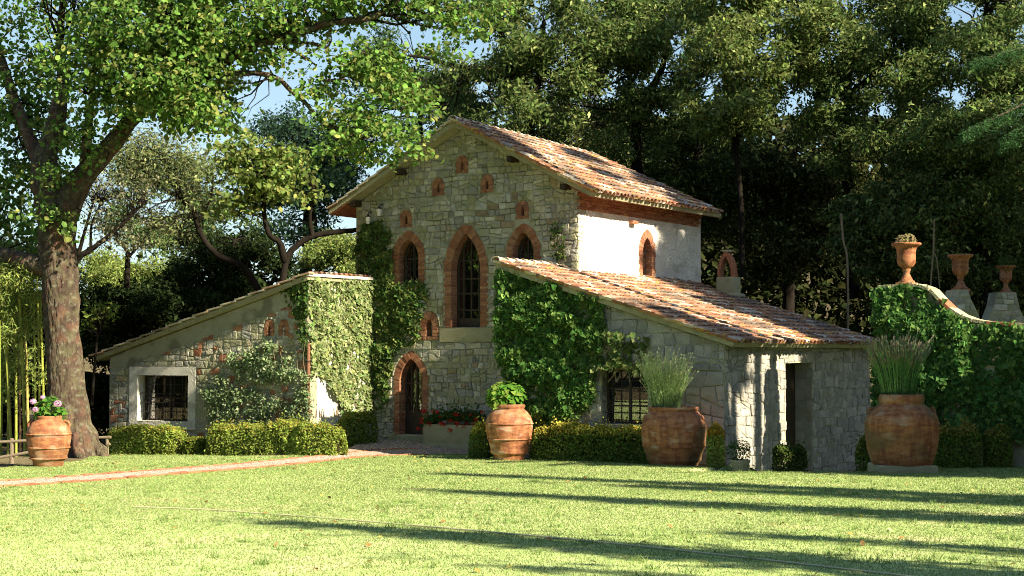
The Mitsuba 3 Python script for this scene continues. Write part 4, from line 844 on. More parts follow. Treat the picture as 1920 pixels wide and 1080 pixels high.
# ------------------------------------------------------------------ trees
def pb(x, y, rx, ry, d, rd, cover, L, W, per):
    area = math.pi * rx * ry; leafpx = L * W * .55 * (F / d) ** 2 * .6
    return pxblob(x, y, d, rx, ry, rd, max(1, cover * area / (leafpx * per)))
def limb(key, ctrl, rough=.5, sides=12, n=40, seed=0, mat='bark'):
    c = np.array([[*at(x, y, d), r * d / F] for x, y, d, r in ctrl]); p, r_ = curve(c, n)
    put(key, tube(p, r_, sides, seed, rough), mat, True)
def tree(kind, label, limbs, blobs, L, W, col, per=12, sig=.16, var=.3, seed=0, group=None, mixc=None, pm=0., shape=RHOMB, bsdf='leaf', up=.5, cov=1., sides=12, twigs=90):
    """limbs: the trunk first, rows (x, y, depth, radius) in photo pixels at that depth; blobs: (x, y, rx, ry, depth, half-depth, cover)."""
    k = nk(kind); lab(k, label, 'tree', group); r = rng_(1000 + seed)
    for i, l in enumerate(limbs): limb(f'{k}__trunk' if i == 0 else f'{k}__limb', l, .5 if i == 0 else .35, sides if i == 0 else 8, 44 if i == 0 else 26, seed + i, 'bark' if seed == 1 else 'grey_bark')
    B = np.array([pb(x, y, rx, ry, d, rd, c * cov, L, W, per) for x, y, rx, ry, d, rd, c in blobs])
    foliage(f'{k}__crown', r, B, per, sig, L, W, col, var, shape, mixc, pm, bsdf, up)
    lp = []
    for l in limbs:
        c = np.array([[*at(x, y, d), q * d / F] for x, y, d, q in l]); lp.append(np.column_stack(curve(c, 30))[6:])
    lp = np.vstack(lp); V, Fc, kk = [], [], 0
    for i in range(twigs):
        b = B[r.choice(len(B), p=B[:, 6] / B[:, 6].sum())]; t = b[:3] + unit(r.normal(0, 1, 3)) * r.random() ** .5 * b[3:6]; dd = np.linalg.norm(lp[:, :3] - t, axis=1)
        j = r.choice(np.argsort(dd)[:6]); a = lp[j, :3]; ln = np.linalg.norm(t - a)
        if ln > 3.2: a = b[:3] + unit(r.normal(0, 1, 3)) * b[3:6] * .3; ln = np.linalg.norm(t - a)
        m1, m2 = a + (t - a) * .35 + r.normal(0, .09, 3) * ln, a + (t - a) * .7 + r.normal(0, .09, 3) * ln; r0 = min(.008 + .012 * ln, lp[j, 3] * .7 + .004)
        v, f = tube([a, m1, m2, t], [r0, r0 * .7, r0 * .45, .003], 4, cap=False); V.append(v); Fc.append(f + kk); kk += len(v)
    if twigs: z = put(f'{k}__twigs', (np.vstack(V), np.vstack(Fc)), 'grey_bark', True); labels[z] = {'kind': 'stuff'}
    return k
def cluster(seed, x, y, rx, ry, d, rd, k, size, cover, gaps=()):
    r = rng_(seed); out = []
    while len(out) < k:
        a = unit(r.normal(0, 1, 3)) * r.random() ** .45; px, py = x + a[0] * rx, y + a[1] * ry
        s = size * r.uniform(.65, 1.3)
        if any(((px - g[0]) / (g[2] * .75 + s * .45)) ** 2 + ((py - g[1]) / (g[3] * .75 + s * .35)) ** 2 < 1 for g in gaps): k -= .2; continue
        out.append((px, py, s, s * r.uniform(.55, .8), d + a[2] * rd, s * d / F * .8, cover))
    return out
tree('oak_tree', 'massive spreading oak with a leaning trunk and bright sunlit leaves at the left', [
    [(147, 880, 39.2, 66), (142, 850, 39.2, 54), (132, 800, 39.2, 43), (124, 720, 39.2, 36), (118, 620, 39.2, 32), (112, 540, 39.2, 35), (108, 470, 39.2, 36), (106, 410, 39.2, 36), (96, 370, 39.2, 33), (82, 335, 39.2, 27), (90, 280, 39.3, 21), (108, 215, 39.4, 16), (117, 150, 39.5, 11), (112, 80, 39.6, 8), (120, -20, 39.7, 5)],
    [(112, 420, 39.1, 30), (142, 352, 39, 25), (170, 315, 38.9, 20), (215, 265, 38.6, 17), (255, 215, 38.4, 14), (305, 180, 38, 11), (390, 135, 37.6, 9), (480, 82, 37.3, 8.5), (560, 62, 37, 7.5), (620, 42, 36.8, 6.5), (690, 35, 36.6, 6), (740, 5, 36.5, 5), (800, -50, 36.5, 3)],
    [(370, 145, 37.7, 7), (440, 138, 37.2, 5), (490, 138, 37, 5), (525, 150, 36.9, 4.5), (545, 170, 36.8, 4.5), (570, 190, 36.7, 4), (592, 214, 36.6, 3), (640, 250, 36.5, 2.2), (700, 262, 36.5, 1.2)],
    [(500, 82, 37.2, 4), (550, 80, 37, 3.4), (590, 82, 36.9, 3), (612, 89, 36.8, 2.6), (622, 74, 36.8, 1.4)],
    [(535, 88, 37, 3), (562, 102, 36.9, 2.6), (592, 122, 36.8, 1.6)],
    [(600, 150, 36.6, 2.6), (640, 148, 36.6, 3), (655, 120, 36.6, 2.4), (690, 90, 36.6, 1.4)],
    [(160, 320, 38.8, 12), (164, 250, 38.5, 9), (172, 180, 38.2, 6), (182, 80, 38, 3)],
    [(112, 505, 39.1, 26), (70, 495, 39.2, 19), (20, 482, 39.4, 16), (-40, 470, 39.8, 13), (-120, 440, 40.4, 9)],
    [(88, 340, 39.3, 18), (58, 265, 39.8, 13), (28, 190, 40.3, 10), (8, 130, 40.6, 9), (-12, 70, 40.8, 7)],
    [(290, 188, 38, 6), (330, 120, 37.5, 4), (350, 50, 37.2, 2.5)],
    [(160, 815, 39.1, 13), (180, 846, 38.95, 12), (202, 859, 38.8, 7), (222, 866, 38.7, 3)], [(112, 820, 39.1, 13), (98, 850, 38.9, 11), (84, 862, 38.7, 6), (74, 868, 38.6, 3)], [(142, 815, 38.7, 12), (148, 850, 38.4, 11), (156, 864, 38.1, 7), (166, 871, 37.9, 3)]],
    [(300, 60, 170, 85, 37.5, 2.2, 2.6), (185, 140, 85, 80, 37.6, 1.8, 2.2), (320, 155, 120, 60, 37, 1.8, 2.6), (430, 70, 80, 70, 37.2, 1.8, 2.2), (230, -60, 210, 70, 38.2, 3, 2.4), (430, -60, 200, 70, 37.4, 3, 1.7),
     (375, 205, 65, 45, 37, 1.4, 2.2), (305, 215, 60, 36, 37.2, 1.2, 1.7), (400, 245, 40, 26, 37, .8, 1.1), (255, 200, 40, 36, 37.6, 1, 1.3), (140, 250, 40, 44, 38.4, 1, 1.2), (100, 330, 40, 36, 38.2, .8, 1.0), (75, 400, 36, 36, 38.2, .8, .9), (140, 420, 28, 26, 38.2, .5, .6), (190, 240, 30, 40, 37.8, 1, 1.0), (180, 290, 22, 30, 37.8, .6, .8),
     (30, 25, 55, 50, 40.5, 1.6, 1.5), (15, 80, 40, 40, 40.3, 1.4, 1.4), (70, 150, 60, 40, 40.8, 1.6, 1.8), (40, 220, 60, 50, 41, 1.6, 2.0), (100, 260, 40, 40, 40.5, 1.2, 1.2), (35, 310, 60, 50, 41, 1.6, 2.0), (20, 390, 60, 50, 41, 1.6, 1.7), (60, 440, 40, 30, 40.5, 1.2, 1.2),
     (545, 40, 80, 45, 37, 1.6, 1.7), (620, 15, 80, 35, 37, 1.6, 1.8), (710, -15, 110, 45, 36.8, 1.8, 1.8), (560, 110, 40, 20, 36.8, .8, .7), (500, 110, 40, 18, 37, .8, .7), (655, 115, 45, 36, 36.7, 1.2, 1.7), (700, 120, 60, 45, 36.7, 1.3, 2.0), (740, 160, 55, 45, 36.7, 1.3, 1.8), (770, 195, 36, 30, 36.7, 1, 1.0),
     (600, 165, 50, 28, 36.6, 1, 1.2), (555, 145, 30, 16, 36.8, .7, .7), (625, 215, 55, 30, 36.5, 1, 1.5), (690, 205, 50, 30, 36.5, 1, .9), (700, 252, 80, 38, 36.4, 1.2, 1.4), (640, 285, 55, 30, 36.4, 1, 1.2), (750, 255, 50, 30, 36.5, 1, 1.0), (775, 285, 32, 18, 36.4, .6, .8), (715, 300, 40, 18, 36.4, .6, .9), (800, 15, 80, 36, 37, 1.4, 1.5), (860, 50, 50, 34, 37.4, 1.2, 1.1), (905, 15, 55, 34, 37.4, 1.2, 1.3), (820, 90, 40, 24, 37, .8, .8), (600, 130, 36, 18, 36.8, .6, .6), (445, 165, 18, 26, 37, .5, .5), (455, 215, 10, 20, 37, .4, .4)],
    .115, .082, (.13, .24, .055), 12, .17, .3, 1, None, (.22, .25, .075), .2, LOBED, twigs=420)
tree('leaning_tree', 'slender leaning tree with drooping olive foliage behind the left wing', [
    [(486, 545, 47, 7), (455, 500, 47, 6), (408, 478, 47, 5.5), (377, 440, 47, 5), (365, 400, 47, 5.5), (342, 372, 47, 6), (322, 338, 47, 4.5), (306, 290, 47, 3)], [(370, 420, 47, 4), (395, 370, 46.8, 2.5), (400, 330, 46.6, 1.5)], [(345, 375, 47, 3.5), (300, 350, 47, 2.4), (262, 330, 47, 1.4)]],
    [(300, 285, 85, 46, 47, 1.6, 1.3), (250, 300, 50, 50, 47, 1.2, .8), (340, 345, 60, 30, 47, 1.2, .8), (420, 330, 30, 40, 46.5, 1, .7), (360, 300, 45, 28, 47, 1, 1.0), (275, 325, 60, 32, 47, 1.2, .9), (385, 380, 40, 40, 47, 1, .8), (330, 425, 50, 40, 47.2, 1.2, .9), (240, 280, 36, 30, 47, 1, .9), (375, 325, 22, 22, 46.6, .5, 1.2)],
    .12, .04, (.15, .19, .08), 12, .19, .35, 2, None, (.26, .29, .14), .25, twigs=200)
tree('young_oak', 'smaller sunlit green tree with a dark curved trunk beside the gable eave', [
    [(528, 560, 44, 7), (534, 500, 44, 6.5), (545, 472, 44, 6), (575, 448, 44, 5.4), (612, 437, 44, 5.4), (662, 432, 44.2, 4.5), (720, 424, 45, 4)], [(534, 490, 44, 8), (524, 455, 43.8, 6), (505, 440, 43.5, 5), (495, 400, 43.3, 4), (500, 340, 43, 2.5)], [(586, 445, 44, 5), (581, 405, 43.8, 3.6), (592, 350, 43.5, 2.2)]],
    [(468, 285, 60, 36, 43, 1.2, 1.9), (505, 325, 70, 48, 43, 1.3, 2.5), (445, 390, 46, 26, 43, 1, 1.5), (540, 305, 36, 34, 43, 1, 1.2), (480, 365, 50, 26, 43, 1, 1.4), (575, 365, 20, 26, 43.4, .6, .8), (550, 380, 22, 14, 43.2, .5, .7), (430, 330, 26, 26, 43, .8, .9)],
    .13, .09, (.15, .22, .06), 12, .16, .3, 3, None, (.26, .28, .09), .25, LOBED)
tree('evergreen_tree', 'dense blue-green evergreen behind the left gable eave', [[(578, 560, 58, 9), (576, 440, 58, 8), (574, 320, 58, 6), (570, 240, 58, 3)]],
    [(520, 240, 44, 26, 58, 1.6, 2.6), (575, 262, 70, 40, 58, 2, 2.8), (590, 320, 62, 46, 58, 2, 2.8), (632, 320, 46, 36, 58, 1.6, 2.2), (610, 372, 46, 28, 58, 1.4, 1.6), (550, 210, 30, 18, 58, 1, 1.2), (660, 280, 50, 40, 58.5, 1.4, 1.6), (640, 240, 40, 26, 58.5, 1.2, .9)], .13, .06, (.035, .07, .04), 12, .18, .25, 4)
tree('bare_tree', 'thin grey half-bare tree just right of the big oak trunk', [
    [(141, 520, 46, 7), (143, 488, 46, 6), (170, 468, 46, 5), (203, 443, 46, 4.2), (240, 410, 46, 3.2), (276, 374, 46, 2)], [(143, 492, 46, 4.5), (160, 430, 46, 3), (176, 375, 46, 1.8)], [(170, 468, 46, 3), (172, 420, 46, 2), (190, 380, 46, 1.2)], [(238, 540, 47, 5.5), (239, 500, 47, 5), (238, 470, 47, 4), (214, 448, 47, 2)], [(239, 485, 47, 3), (270, 448, 47, 2), (285, 420, 47, 1.2)]],
    [(200, 405, 50, 50, 46, 1, .6), (245, 350, 50, 34, 46, 1, .7), (240, 455, 44, 26, 46.6, 1, .7), (180, 340, 36, 36, 46, 1, .7), (290, 420, 36, 40, 47, 1, .5)], .085, .045, (.15, .17, .08), 10, .16, .3, 5, None, (.3, .3, .22), .3, twigs=260)
SKY = [(1012, 42, 16, 20), (1000, 165, 22, 14), (1062, 118, 14, 12), (1148, 130, 14, 22), (1245, 120, 22, 20), (1225, 160, 16, 12), (1270, 105, 12, 18), (1330, 160, 30, 22), (1350, 150, 14, 18), (1120, 180, 14, 14), (1090, 205, 18, 10), (1425, 95, 12, 16), (905, 90, 40, 26), (900, 165, 36, 16), (1095, 250, 18, 12), (990, 230, 16, 10), (1310, 275, 14, 12), (860, 60, 20, 16), (1240, 225, 16, 14)]
GAPL = [(480, 180, 55, 40), (305, 388, 36, 24), (340, 408, 20, 14), (562, 402, 26, 16), (420, 268, 18, 30), (430, 350, 12, 20)]
tree('leafy_tree', 'mid-green leafy tree filling the view between the oak trunk and the gable', [[(400, 620, 55, 8), (396, 520, 55, 7), (380, 420, 55, 5), (370, 320, 55, 3)]], cluster(201, 330, 385, 160, 100, 55, 2.5, 64, 30, 1.0, GAPL), .13, .06, (.11, .185, .07), 12, .17, .35, 101, None, (.15, .2, .08), .2, twigs=160)
tree('leafy_tree', 'blue-green leafy tree behind the curved trunk, left of the gable eave', [[(600, 620, 57, 8), (598, 520, 57, 7), (590, 420, 57, 5), (580, 340, 57, 3)]], cluster(202, 555, 370, 110, 90, 57, 2.5, 44, 30, 1.2, GAPL), .13, .06, (.07, .14, .07), 12, .17, .35, 102, None, (.12, .18, .08), .15, twigs=120)
tree('leafy_tree', 'loose green tree seen through the oak limbs above the gable', [[(800, 520, 60, 7), (800, 400, 60, 6), (790, 250, 60, 4), (780, 140, 60, 2)]], cluster(203, 760, 160, 120, 130, 60, 2.5, 44, 32, .8, GAPL + SKY), .14, .06, (.06, .11, .045), 12, .18, .35, 103, None, (.12, .17, .07), .15, twigs=120)
for i, (lb, lm, cl, col) in enumerate((
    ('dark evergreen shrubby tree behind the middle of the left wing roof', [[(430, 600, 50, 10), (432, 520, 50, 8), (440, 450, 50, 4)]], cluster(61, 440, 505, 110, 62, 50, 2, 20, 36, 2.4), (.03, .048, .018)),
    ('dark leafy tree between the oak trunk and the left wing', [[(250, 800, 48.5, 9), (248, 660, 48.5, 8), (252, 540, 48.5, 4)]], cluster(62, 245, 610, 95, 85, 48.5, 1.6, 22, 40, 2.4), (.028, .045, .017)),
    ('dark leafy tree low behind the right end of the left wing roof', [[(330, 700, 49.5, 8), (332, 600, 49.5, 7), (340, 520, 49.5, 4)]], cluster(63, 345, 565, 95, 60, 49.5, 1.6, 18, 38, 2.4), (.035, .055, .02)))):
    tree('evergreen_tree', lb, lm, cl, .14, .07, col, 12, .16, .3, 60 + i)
tree('bright_tree', 'bright yellow-green foliage behind the oak trunk and the left wing', [[(215, 700, 53, 7), (214, 600, 53, 6), (215, 500, 53, 3)]], cluster(65, 215, 520, 90, 42, 53, 2, 14, 36, 2.4) + cluster(66, 320, 515, 50, 26, 53, 1.5, 5, 28, 1.5), .13, .035, (.22, .29, .085), 12, .18, .35, 70)
tree('bright_tree', 'bright yellow-green foliage between the left wing roof and the gable wall', [[(640, 640, 53, 7), (640, 540, 53, 6), (636, 450, 53, 3)]], cluster(67, 630, 480, 66, 50, 53, 1.6, 14, 34, 2.4), .13, .035, (.22, .29, .09), 12, .18, .35, 71)
tree('leafy_sapling', 'leafy sapling with pale lit leaves just right of the oak trunk', [[(172, 760, 41.5, 3), (178, 680, 41.5, 2.4), (186, 600, 41.5, 1.6)]], [(185, 590, 28, 18, 41.5, .4, 1.4), (205, 575, 18, 12, 41.5, .3, 1.2), (170, 610, 18, 10, 41.5, .3, 1.0)], .12, .07, (.14, .19, .05), 8, .1, .25, 72)
# ---- right-hand wood
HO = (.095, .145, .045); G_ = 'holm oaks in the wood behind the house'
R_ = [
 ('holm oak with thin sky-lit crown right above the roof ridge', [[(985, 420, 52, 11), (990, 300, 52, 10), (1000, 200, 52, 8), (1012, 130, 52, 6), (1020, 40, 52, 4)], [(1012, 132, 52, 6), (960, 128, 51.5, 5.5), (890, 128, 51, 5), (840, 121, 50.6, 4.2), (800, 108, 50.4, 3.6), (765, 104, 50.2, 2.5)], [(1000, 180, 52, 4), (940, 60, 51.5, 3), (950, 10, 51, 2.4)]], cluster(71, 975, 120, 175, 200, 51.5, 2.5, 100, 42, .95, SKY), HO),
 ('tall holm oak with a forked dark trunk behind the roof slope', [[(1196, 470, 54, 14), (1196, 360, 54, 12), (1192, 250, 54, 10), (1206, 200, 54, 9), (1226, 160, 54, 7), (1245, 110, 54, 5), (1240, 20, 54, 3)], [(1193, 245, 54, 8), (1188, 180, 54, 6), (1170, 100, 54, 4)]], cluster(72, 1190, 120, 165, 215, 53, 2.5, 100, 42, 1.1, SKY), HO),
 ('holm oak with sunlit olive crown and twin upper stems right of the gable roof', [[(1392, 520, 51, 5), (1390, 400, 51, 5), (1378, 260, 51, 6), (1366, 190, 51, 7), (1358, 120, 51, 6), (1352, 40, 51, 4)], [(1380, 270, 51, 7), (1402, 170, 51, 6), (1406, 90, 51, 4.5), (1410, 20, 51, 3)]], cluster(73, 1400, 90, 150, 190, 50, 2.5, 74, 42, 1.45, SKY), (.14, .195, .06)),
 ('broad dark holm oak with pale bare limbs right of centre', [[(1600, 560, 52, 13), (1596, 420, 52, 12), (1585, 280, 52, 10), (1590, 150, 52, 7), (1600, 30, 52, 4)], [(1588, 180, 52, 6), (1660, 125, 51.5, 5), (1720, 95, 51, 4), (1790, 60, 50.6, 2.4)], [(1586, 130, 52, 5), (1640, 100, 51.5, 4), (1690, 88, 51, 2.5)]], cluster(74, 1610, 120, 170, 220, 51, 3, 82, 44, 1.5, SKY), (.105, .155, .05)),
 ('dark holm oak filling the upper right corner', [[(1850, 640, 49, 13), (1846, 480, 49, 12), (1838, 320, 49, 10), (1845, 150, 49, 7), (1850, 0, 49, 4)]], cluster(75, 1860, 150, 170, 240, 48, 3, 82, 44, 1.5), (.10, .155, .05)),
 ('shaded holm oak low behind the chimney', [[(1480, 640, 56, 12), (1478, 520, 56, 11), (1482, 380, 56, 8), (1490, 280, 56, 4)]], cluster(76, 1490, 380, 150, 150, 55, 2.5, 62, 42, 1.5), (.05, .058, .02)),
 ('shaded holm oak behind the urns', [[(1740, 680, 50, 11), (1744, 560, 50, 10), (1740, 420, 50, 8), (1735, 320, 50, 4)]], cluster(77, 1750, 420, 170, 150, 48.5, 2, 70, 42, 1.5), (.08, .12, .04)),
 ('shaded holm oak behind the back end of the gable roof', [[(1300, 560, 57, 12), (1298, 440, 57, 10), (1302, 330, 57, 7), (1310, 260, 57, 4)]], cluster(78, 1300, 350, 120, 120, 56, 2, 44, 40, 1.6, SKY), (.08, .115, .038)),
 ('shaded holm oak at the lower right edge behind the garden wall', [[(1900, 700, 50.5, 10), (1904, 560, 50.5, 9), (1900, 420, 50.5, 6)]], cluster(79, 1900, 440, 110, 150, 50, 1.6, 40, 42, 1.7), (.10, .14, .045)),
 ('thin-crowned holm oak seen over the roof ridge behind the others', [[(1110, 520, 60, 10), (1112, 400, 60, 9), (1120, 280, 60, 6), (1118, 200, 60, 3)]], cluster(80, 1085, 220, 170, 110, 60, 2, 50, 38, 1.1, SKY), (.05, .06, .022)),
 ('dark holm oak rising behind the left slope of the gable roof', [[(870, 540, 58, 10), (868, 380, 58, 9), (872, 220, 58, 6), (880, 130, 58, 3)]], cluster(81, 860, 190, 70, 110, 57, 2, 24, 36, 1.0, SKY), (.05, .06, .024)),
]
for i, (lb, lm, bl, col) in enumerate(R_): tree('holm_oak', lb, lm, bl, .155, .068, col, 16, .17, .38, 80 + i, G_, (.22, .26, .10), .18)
# far wood that closes the view under the crowns
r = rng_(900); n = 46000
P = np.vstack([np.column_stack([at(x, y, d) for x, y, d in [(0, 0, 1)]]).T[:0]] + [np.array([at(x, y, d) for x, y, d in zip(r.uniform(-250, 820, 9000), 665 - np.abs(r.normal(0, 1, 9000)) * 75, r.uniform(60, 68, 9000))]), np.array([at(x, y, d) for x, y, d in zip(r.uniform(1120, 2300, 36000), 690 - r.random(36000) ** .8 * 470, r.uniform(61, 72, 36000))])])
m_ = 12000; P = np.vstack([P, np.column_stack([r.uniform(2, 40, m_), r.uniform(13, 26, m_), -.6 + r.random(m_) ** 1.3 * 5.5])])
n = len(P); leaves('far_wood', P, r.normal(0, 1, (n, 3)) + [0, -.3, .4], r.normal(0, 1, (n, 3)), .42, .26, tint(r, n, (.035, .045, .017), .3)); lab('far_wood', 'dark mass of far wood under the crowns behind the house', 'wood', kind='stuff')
# fir boughs reaching in from the right edge
k = nk('fir_tree'); lab(k, 'fir with flat drooping green boughs reaching in at the upper right edge', 'tree'); r = rng_(950)
limb(f'{k}__trunk', [(2150, 1000, 29, 30), (2148, 600, 29, 26), (2146, 200, 29, 20), (2144, -200, 29, 14)])
C, D = [], []
for ctrl in ([(2140, 40, 28.8, 6), (2000, 75, 28.5, 4), (1900, 95, 28.2, 2.4), (1822, 118, 28, 1)], [(2140, 110, 28.8, 6), (2000, 160, 28.4, 4), (1900, 205, 28, 2.6), (1806, 250, 27.8, 1)], [(2140, 20, 29.4, 5), (2010, 50, 29.2, 3.5), (1930, 62, 29, 1.4)], [(2140, 190, 28.6, 6), (2010, 215, 28.3, 4), (1930, 235, 28, 2), (1880, 262, 27.9, 1)]):
    limb(f'{k}__limb', ctrl, .2, 8, 26); p, rr = curve(np.array([[*at(x, y, d), 1] for x, y, d, q in ctrl]), 120)
    t = unit(np.gradient(p, axis=0)); sd = unit(np.cross(t, [0, 0, 1.]))
    for j in range(len(p)):
        Lt = .52 * (1 - .75 * j / len(p)) + .08
        for s in (-1, 1):
            for q in range(1 if j % 2 == 0 else 0):
                dr_ = unit(sd[j] * s + t[j] * .8 + np.array([0, 0, r.uniform(-.75, .05)]) + r.normal(0, .14, 3))
                for m in np.linspace(.03, 1, 30): C.append(p[j] + dr_ * Lt * m + [0, 0, -.10 * m * m]); D.append(dr_ + r.normal(0, .5, 3))
C, D = np.array(C), np.array(D); C = np.repeat(C, 2, 0) + r.normal(0, .026, (2 * len(C), 3)); D = np.repeat(D, 2, 0) + r.normal(0, .3, (len(C), 3))
leaves(f'{k}__needles', C, r.normal(0, .35, C.shape) + [0, -.2, 1], D, .075, .014, tint(r, len(C), (.07, .155, .06), .4)); labels[f'{k}__needles'] = {'kind': 'stuff'}
# pale bare saplings in the shade behind the garden wall
for lb, rows in (('pale bare sapling with a forked foot between the first two urns', [[(1752, 410, 40, 1.), (1751, 440, 40, 1.5), (1750, 475, 40, 1.6), (1746, 520, 40, 1.4), (1744, 600, 40, 1.4)], [(1750, 470, 40, 1.2), (1757, 490, 40, 1.1), (1762, 540, 40, 1.)]]),
                 ('pale crooked bare sapling in the dark left of the urns', [[(1577, 400, 44, 1.8), (1581, 450, 44, 2), (1588, 480, 44, 2), (1590, 540, 44, 2), (1590, 640, 44, 2)]])):
    k = nk('bare_sapling'); lab(k, lb, 'sapling')
    for i, q in enumerate(rows): 
        c = np.array([[*at(x, y, d), rr * d / F] for x, y, d, rr in q]); p, rr = curve(c, 24); put(f'{k}__trunk' if i == 0 else f'{k}__limb', tube(p, rr, 6, 3, .3), 'pale_wood', True)
# ---- bamboo at the left edge
ORD = ['first', 'first', 'first', 'second', 'third', 'fourth', 'fifth', 'sixth', 'seventh', 'eighth', 'ninth', 'tenth', 'eleventh', 'twelfth', 'thirteenth']
r = rng_(970); CANE = [(22, 850, 2, 560, 40, 2.8), (10, 880, -4, 600, 38.5, 3.0), (47, 874, 34, 560, 40, 3.0), (54, 860, 40, 520, 41, 2.8), (66, 850, 60, 540, 43, 2.4), (84, 850, 72, 560, 42, 2.8), (88, 850, 86, 560, 43.5, 2.4), (30, 860, 24, 480, 42, 2.6), (1, 860, 0, 500, 41.5, 2.6), (75, 850, 66, 470, 44.5, 2.2), (38, 850, 30, 470, 44, 2.2), (-14, 870, -20, 520, 40, 3), (15, 850, 10, 500, 45, 2.2), (100, 850, 96, 600, 45, 2)]
CANE[1] = (-4,) + CANE[1][1:]; RK = sorted(c[0] for c in CANE if c[0] > 0)
for i, (x0, y0, x1, y1, d, w) in enumerate(CANE):
    k = nk('bamboo_cane'); lab(k, f'tall yellow-green bamboo cane at the left edge, ' + ({-4: 'just outside the frame', -14: 'second outside the frame'}.get(x0) or ORD[RK.index(x0) + 2] + ' from the left'), 'bamboo', 'bamboo canes at the left edge'); a, b = at(x0, y0, d), at(x1, y1, d); a[2] = gz(a[0], a[1]) - .05
    t = np.linspace(0, 1, 40); p = a + (b - a) * t[:, None] + np.column_stack([t * 0, t * 0, t * 0]) + RT * (np.sin(t * 2.2) * .04)[:, None]
    rad = w * d / F * (1 - .3 * t) * (1 + .16 * (np.arange(40) % 5 == 0)); v, f = tube(p, rad, 8, cap=False)
    cc = np.array([(.30, .34, .06), (.24, .30, .05), (.36, .33, .10), (.34, .2, .13)][[0, 1, 0, 2, 1, 0, 2, 0, 1, 0, 3, 1, 0, 2][i]]); col_ = np.repeat(cc[None] * (1 - .35 * (np.arange(40) % 5 == 0))[:, None], 8, 0)
    put(f'{k}__culm', (v, f), 'cane_skin', True, None, col_)
k = 'bamboo_foliage'; B = np.array([pb(x, y, rx, ry, d, rd, c, .15, .03, 12) for x, y, rx, ry, d, rd, c in cluster(97, 30, 550, 90, 90, 40.3, 1.4, 40, 28, 1.1) + cluster(98, 10, 480, 90, 40, 43, 2, 14, 34, 1.5) + cluster(96, 30, 690, 70, 80, 41, 1, 12, 22, .8)])
foliage(k, r, B, 12, .17,   .15, .028, (.25, .32, .09), .3, RHOMB, None, 0, 'leaf', .3, .8); lab(k, 'fine light green bamboo leaves round the canes at the left edge', 'bamboo', kind='stuff')
# dark undergrowth behind the bamboo
tree('evergreen_tree', 'dark undergrowth tree behind the bamboo at the left edge', [[(20, 860, 49, 8), (22, 740, 49, 7), (20, 620, 49, 4)]], cluster(99, 20, 700, 110, 130, 49, 1.5, 34, 46, 2.6) + cluster(100, 185, 740, 30, 90, 47.5, .8, 10, 34, 2.4), .16, .085, (.025, .038, .015), 12, .17, .3, 98)
# ---- low rustic fence by the bamboo
for lb, posts, rails in (('low rustic wooden rail fence left of the hydrangea jar', [(22, 876, 822), (-40, 884, 826)], [((-60, 832), (56, 826)), ((-60, 868), (56, 848))]), ('short rustic wooden rail fence between oak and hedge', [(201, 856, 818)], [((176, 820), (208, 820)), ((184, 846), (206, 832))])):
    k = nk('rustic_fence'); lab(k, lb, 'fence'); d = 35.2 if posts[0][0] < 100 else 40.5
    for x, y0, y1 in posts: a, b = at(x, y0, d), at(x, y1, d); a[2] = gz(a[0], a[1]) - .1; put(f'{k}__post', tube([a, (a + b) / 2, b], [.05, .046, .044], 8, 3, .25), 'pale_wood', 30)
    for q0, q1 in rails: put(f'{k}__rail', tube([at(*q0, d - .05), (at(*q0, d) + at(*q1, d)) / 2, at(*q1, d - .05)], .034, 8, 5, .3), 'pale_wood', 30)
# ---- trees right of the picture whose shade falls on the lawn and the house
def shade_tree(kind, label, trunk, blobs, L, W, col, n_per_m2, seed, group=None):
    k = nk(kind); lab(k, label, 'tree', group); r = rng_(seed); p, rr = curve(np.array(trunk), 24); put(f'{k}__trunk', tube(p, rr, 10, seed, .25), 'bark', True)
    B = np.array([[*b[:6], n_per_m2 * 4 * (b[3] * b[5] + b[4] * b[5]) / 12] for b in blobs]); foliage(f'{k}__crown', r, B, 12, .2, L, W, col, .25)
CYL = ['casting the broad lowest shadow band', 'casting the broad middle shadow band', 'casting the topmost thin shadow band', 'casting the second shadow band from the top', 'casting the thin band above the lowest one', 'casting the short shadow at the bottom edge']
TE, TA = math.tan(SUN_E) / math.cos(SUN_A), math.tan(SUN_A)
for i, (ut, u0, v0, w) in enumerate(((25., 8.2, -20.35, .85), (27., 6.6, -14.35, 1.0), (24., 2.4, -9.75, .6), (29., 7.4, -11.35, 1.0), (26., 13.2, -18.7, .4), (30., 12.9, -22.7, .4))):
    z0 = gz(ut, v0); Ht = (ut - u0) * TE + gz(u0, v0) - z0; v = v0 - (ut - u0) * TA
    shade_tree('cypress', 'slim dark cypress right of the lawn ' + CYL[i], [(ut, v, z0 - .1, .16), (ut, v, z0 + Ht * .5, .12), (ut, v, z0 + Ht * .96, .03)],
               [(ut, v, z0 + Ht * f, w * g, w * g, Ht * .13) for f, g in ((.16, .7), (.3, .95), (.45, 1), (.6, .85), (.74, .6), (.87, .34), (.95, .18))], .2, .1, (.03, .05, .02), 150, 700 + i, 'cypresses right of the lawn')
SHL = ['tall bare-trunked pine right of the garden, the higher one', 'shorter bare-trunked pine right of the garden', 'small holm oak beyond the right edge shading the largest jar', 'holm oak beyond the right edge shading the side doorway', 'tall holm oak beyond the right edge shading the gable roof end', 'broad holm oak beyond the right edge, farthest back']
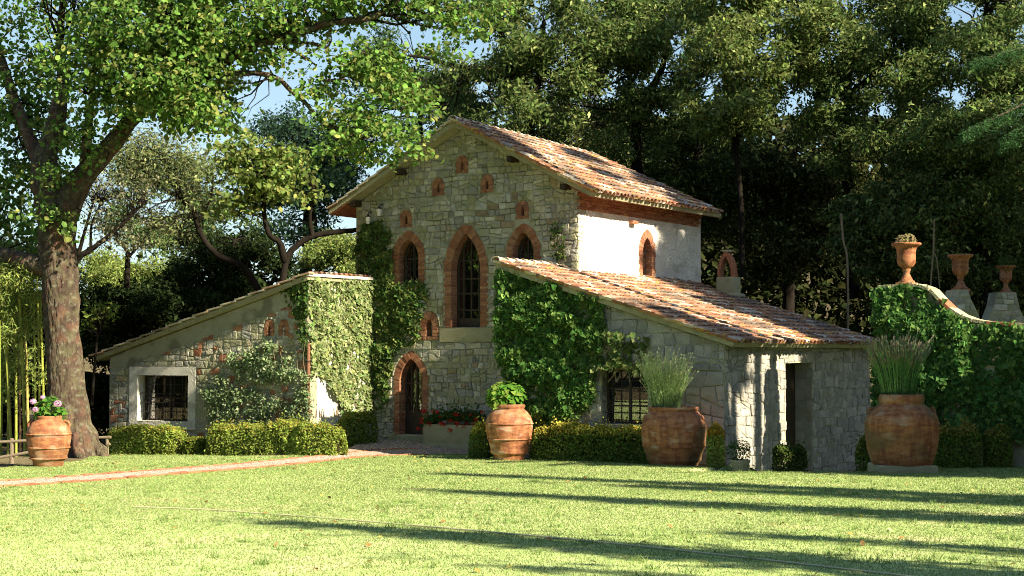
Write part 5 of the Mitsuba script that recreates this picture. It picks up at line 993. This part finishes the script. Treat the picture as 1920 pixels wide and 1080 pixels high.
for i, (tr, bl) in enumerate((
    ([(20, -1.85, 0, .26), (20.1, -1.85, 10, .22), (20, -1.8, 22, .14), (20, -1.5, 26, .05)], [(20, -1.7, 24.5, 1.8, .75, 2.6), (20.4, -1.8, 27.5, 1.6, .8, 1.8)]),
    ([(21, -3.3, 0, .4), (21, -3.3, 7, .36), (21, -3.2, 13, .1)], [(21, -3.2, 13.5, .9, .7, 1.6)]),
    ([(19, -4.6, 0, .2), (19, -4.6, 4, .15), (19, -4.7, 8, .05)], [(19, -4.7, 6.3, 1.4, 1.5, 2.2), (19, -2.9, 5.6, 1.5, 1.7, 2.1), (19, -1.2, 5.4, 1.3, 1.2, 1.8), (19, -5.0, 9.6, .8, .8, .9)]),
    ([(22, 2.6, 0, .3), (22, 2.6, 8, .22), (22, 2.6, 15, .08)], [(22, 2.2, 8.6, 2, 2.2, 2.2), (22, 2.4, 11.6, 2, 2.4, 2.2), (22, 3.0, 14.2, 1.8, 2, 1.4), (22.4, 4.6, 10, 2, 1.6, 3), (22, 1.2, 9.4, 1.4, 1, 1.6), (22, 1.9, 16.2, .8, 1.3, .8), (22, 3.8, 16.6, 1, 1.2, 1)]),
    ([(22, 6.3, 0, .45), (22, 6.3, 14, .3), (22, 6.3, 26, .1)], [(22, 5.6, 13, 3, 3.2, 4), (22, 5.2, 18.6, 3, 3.3, 2.9), (22, 7.6, 23, 2.4, 2.4, 2), (23, 8.5, 16, 3, 3, 5), (22, 4.6, 22.6, 1, 1.4, .9), (22, 2.6, 24.4, .8, .9, .6), (22, 1.2, 22.6, .5, .7, .4)]),
    ([(25, 13, 0, .45), (25, 13, 10, .3), (25, 13, 20, .1)], [(25, 13, 8, 3.5, 4, 4), (25, 12, 14, 3.5, 4, 4), (25, 14, 18, 3.5, 3.5, 3.5)]))):
    dv = -(TA - .0699) * 17
    tr = [(a, b + dv, c, e) for a, b, c, e in tr]; bl = [(q[0], q[1] + dv) + tuple(q[2:]) for q in bl]
    shade_tree('stone_pine' if i < 2 else 'holm_oak', SHL[i], tr, bl, .42, .25, (.05, .06, .022), 90, 740 + i, 'pines right of the garden' if i < 2 else 'shade trees right of the house')

for i in range(11):
    k = nk('garden_shrub'); v = -42 + i * 6.; lab(k, f'tall dark shrub beyond the right side of the lawn, {ORD[i + 2]} counted from the camera', 'shrub', 'tall shrubs right of the garden'); z0 = float(gz(34, v)); r = rng_(780 + i); p, rr = curve(np.array([(34, v, z0 - .1, .2), (34.2, v, z0 + 4, .15), (34, v, z0 + 7, .05)]), 12); put(f'{k}__trunk', tube(p, rr, 8, i, .25), 'bark', True)
    foliage(f'{k}__foliage', r, np.array([[34 + r.normal(0, .5), v + r.normal(0, .8), z0 + h, 2.2, 3, 2.0, 60] for h in (1.8, 4, 6.2)]), 9, .35, .8, .55, (.05, .08, .025), .3)
# ---- trees that close the garden behind and beside the camera
r = rng_(800); col_ = 0
for i, (u, v, h) in enumerate([(-34, -14, 17), (-36, -26, 16), (-33, -40, 18), (-20, -54, 17), (-6, -60, 19), (7, -63, 17), (20, -62, 19), (33, -60, 18), (45, -52, 18), (50, -40, 15), (52, -28, 15), (-30, -4, 15)]):
    k = nk('garden_tree'); lab(k, f'broad leafy tree behind the camera, {ORD[i + 2]} counted from the left side of the garden', 'tree', 'trees behind the camera'); z0 = float(gz(u, v)); p, rr = curve(np.array([(u, v, z0 - .1, .4), (u + .3, v, z0 + h * .4, .3), (u, v, z0 + h * .8, .1)]), 18); put(f'{k}__trunk', tube(p, rr, 10, i, .25), 'bark', True)
    B = np.array([[u + r.normal(0, 2.2), v + r.normal(0, 2.2), z0 + h * f, 4.2, 4.2, h * .16, 30] for f in (.2, .35, .5, .62, .75, .88) for _ in (0, 1)]); foliage(f'{k}__crown', r, B, 9, .6, 1.2, .8, (.06, .09, .025), .3)
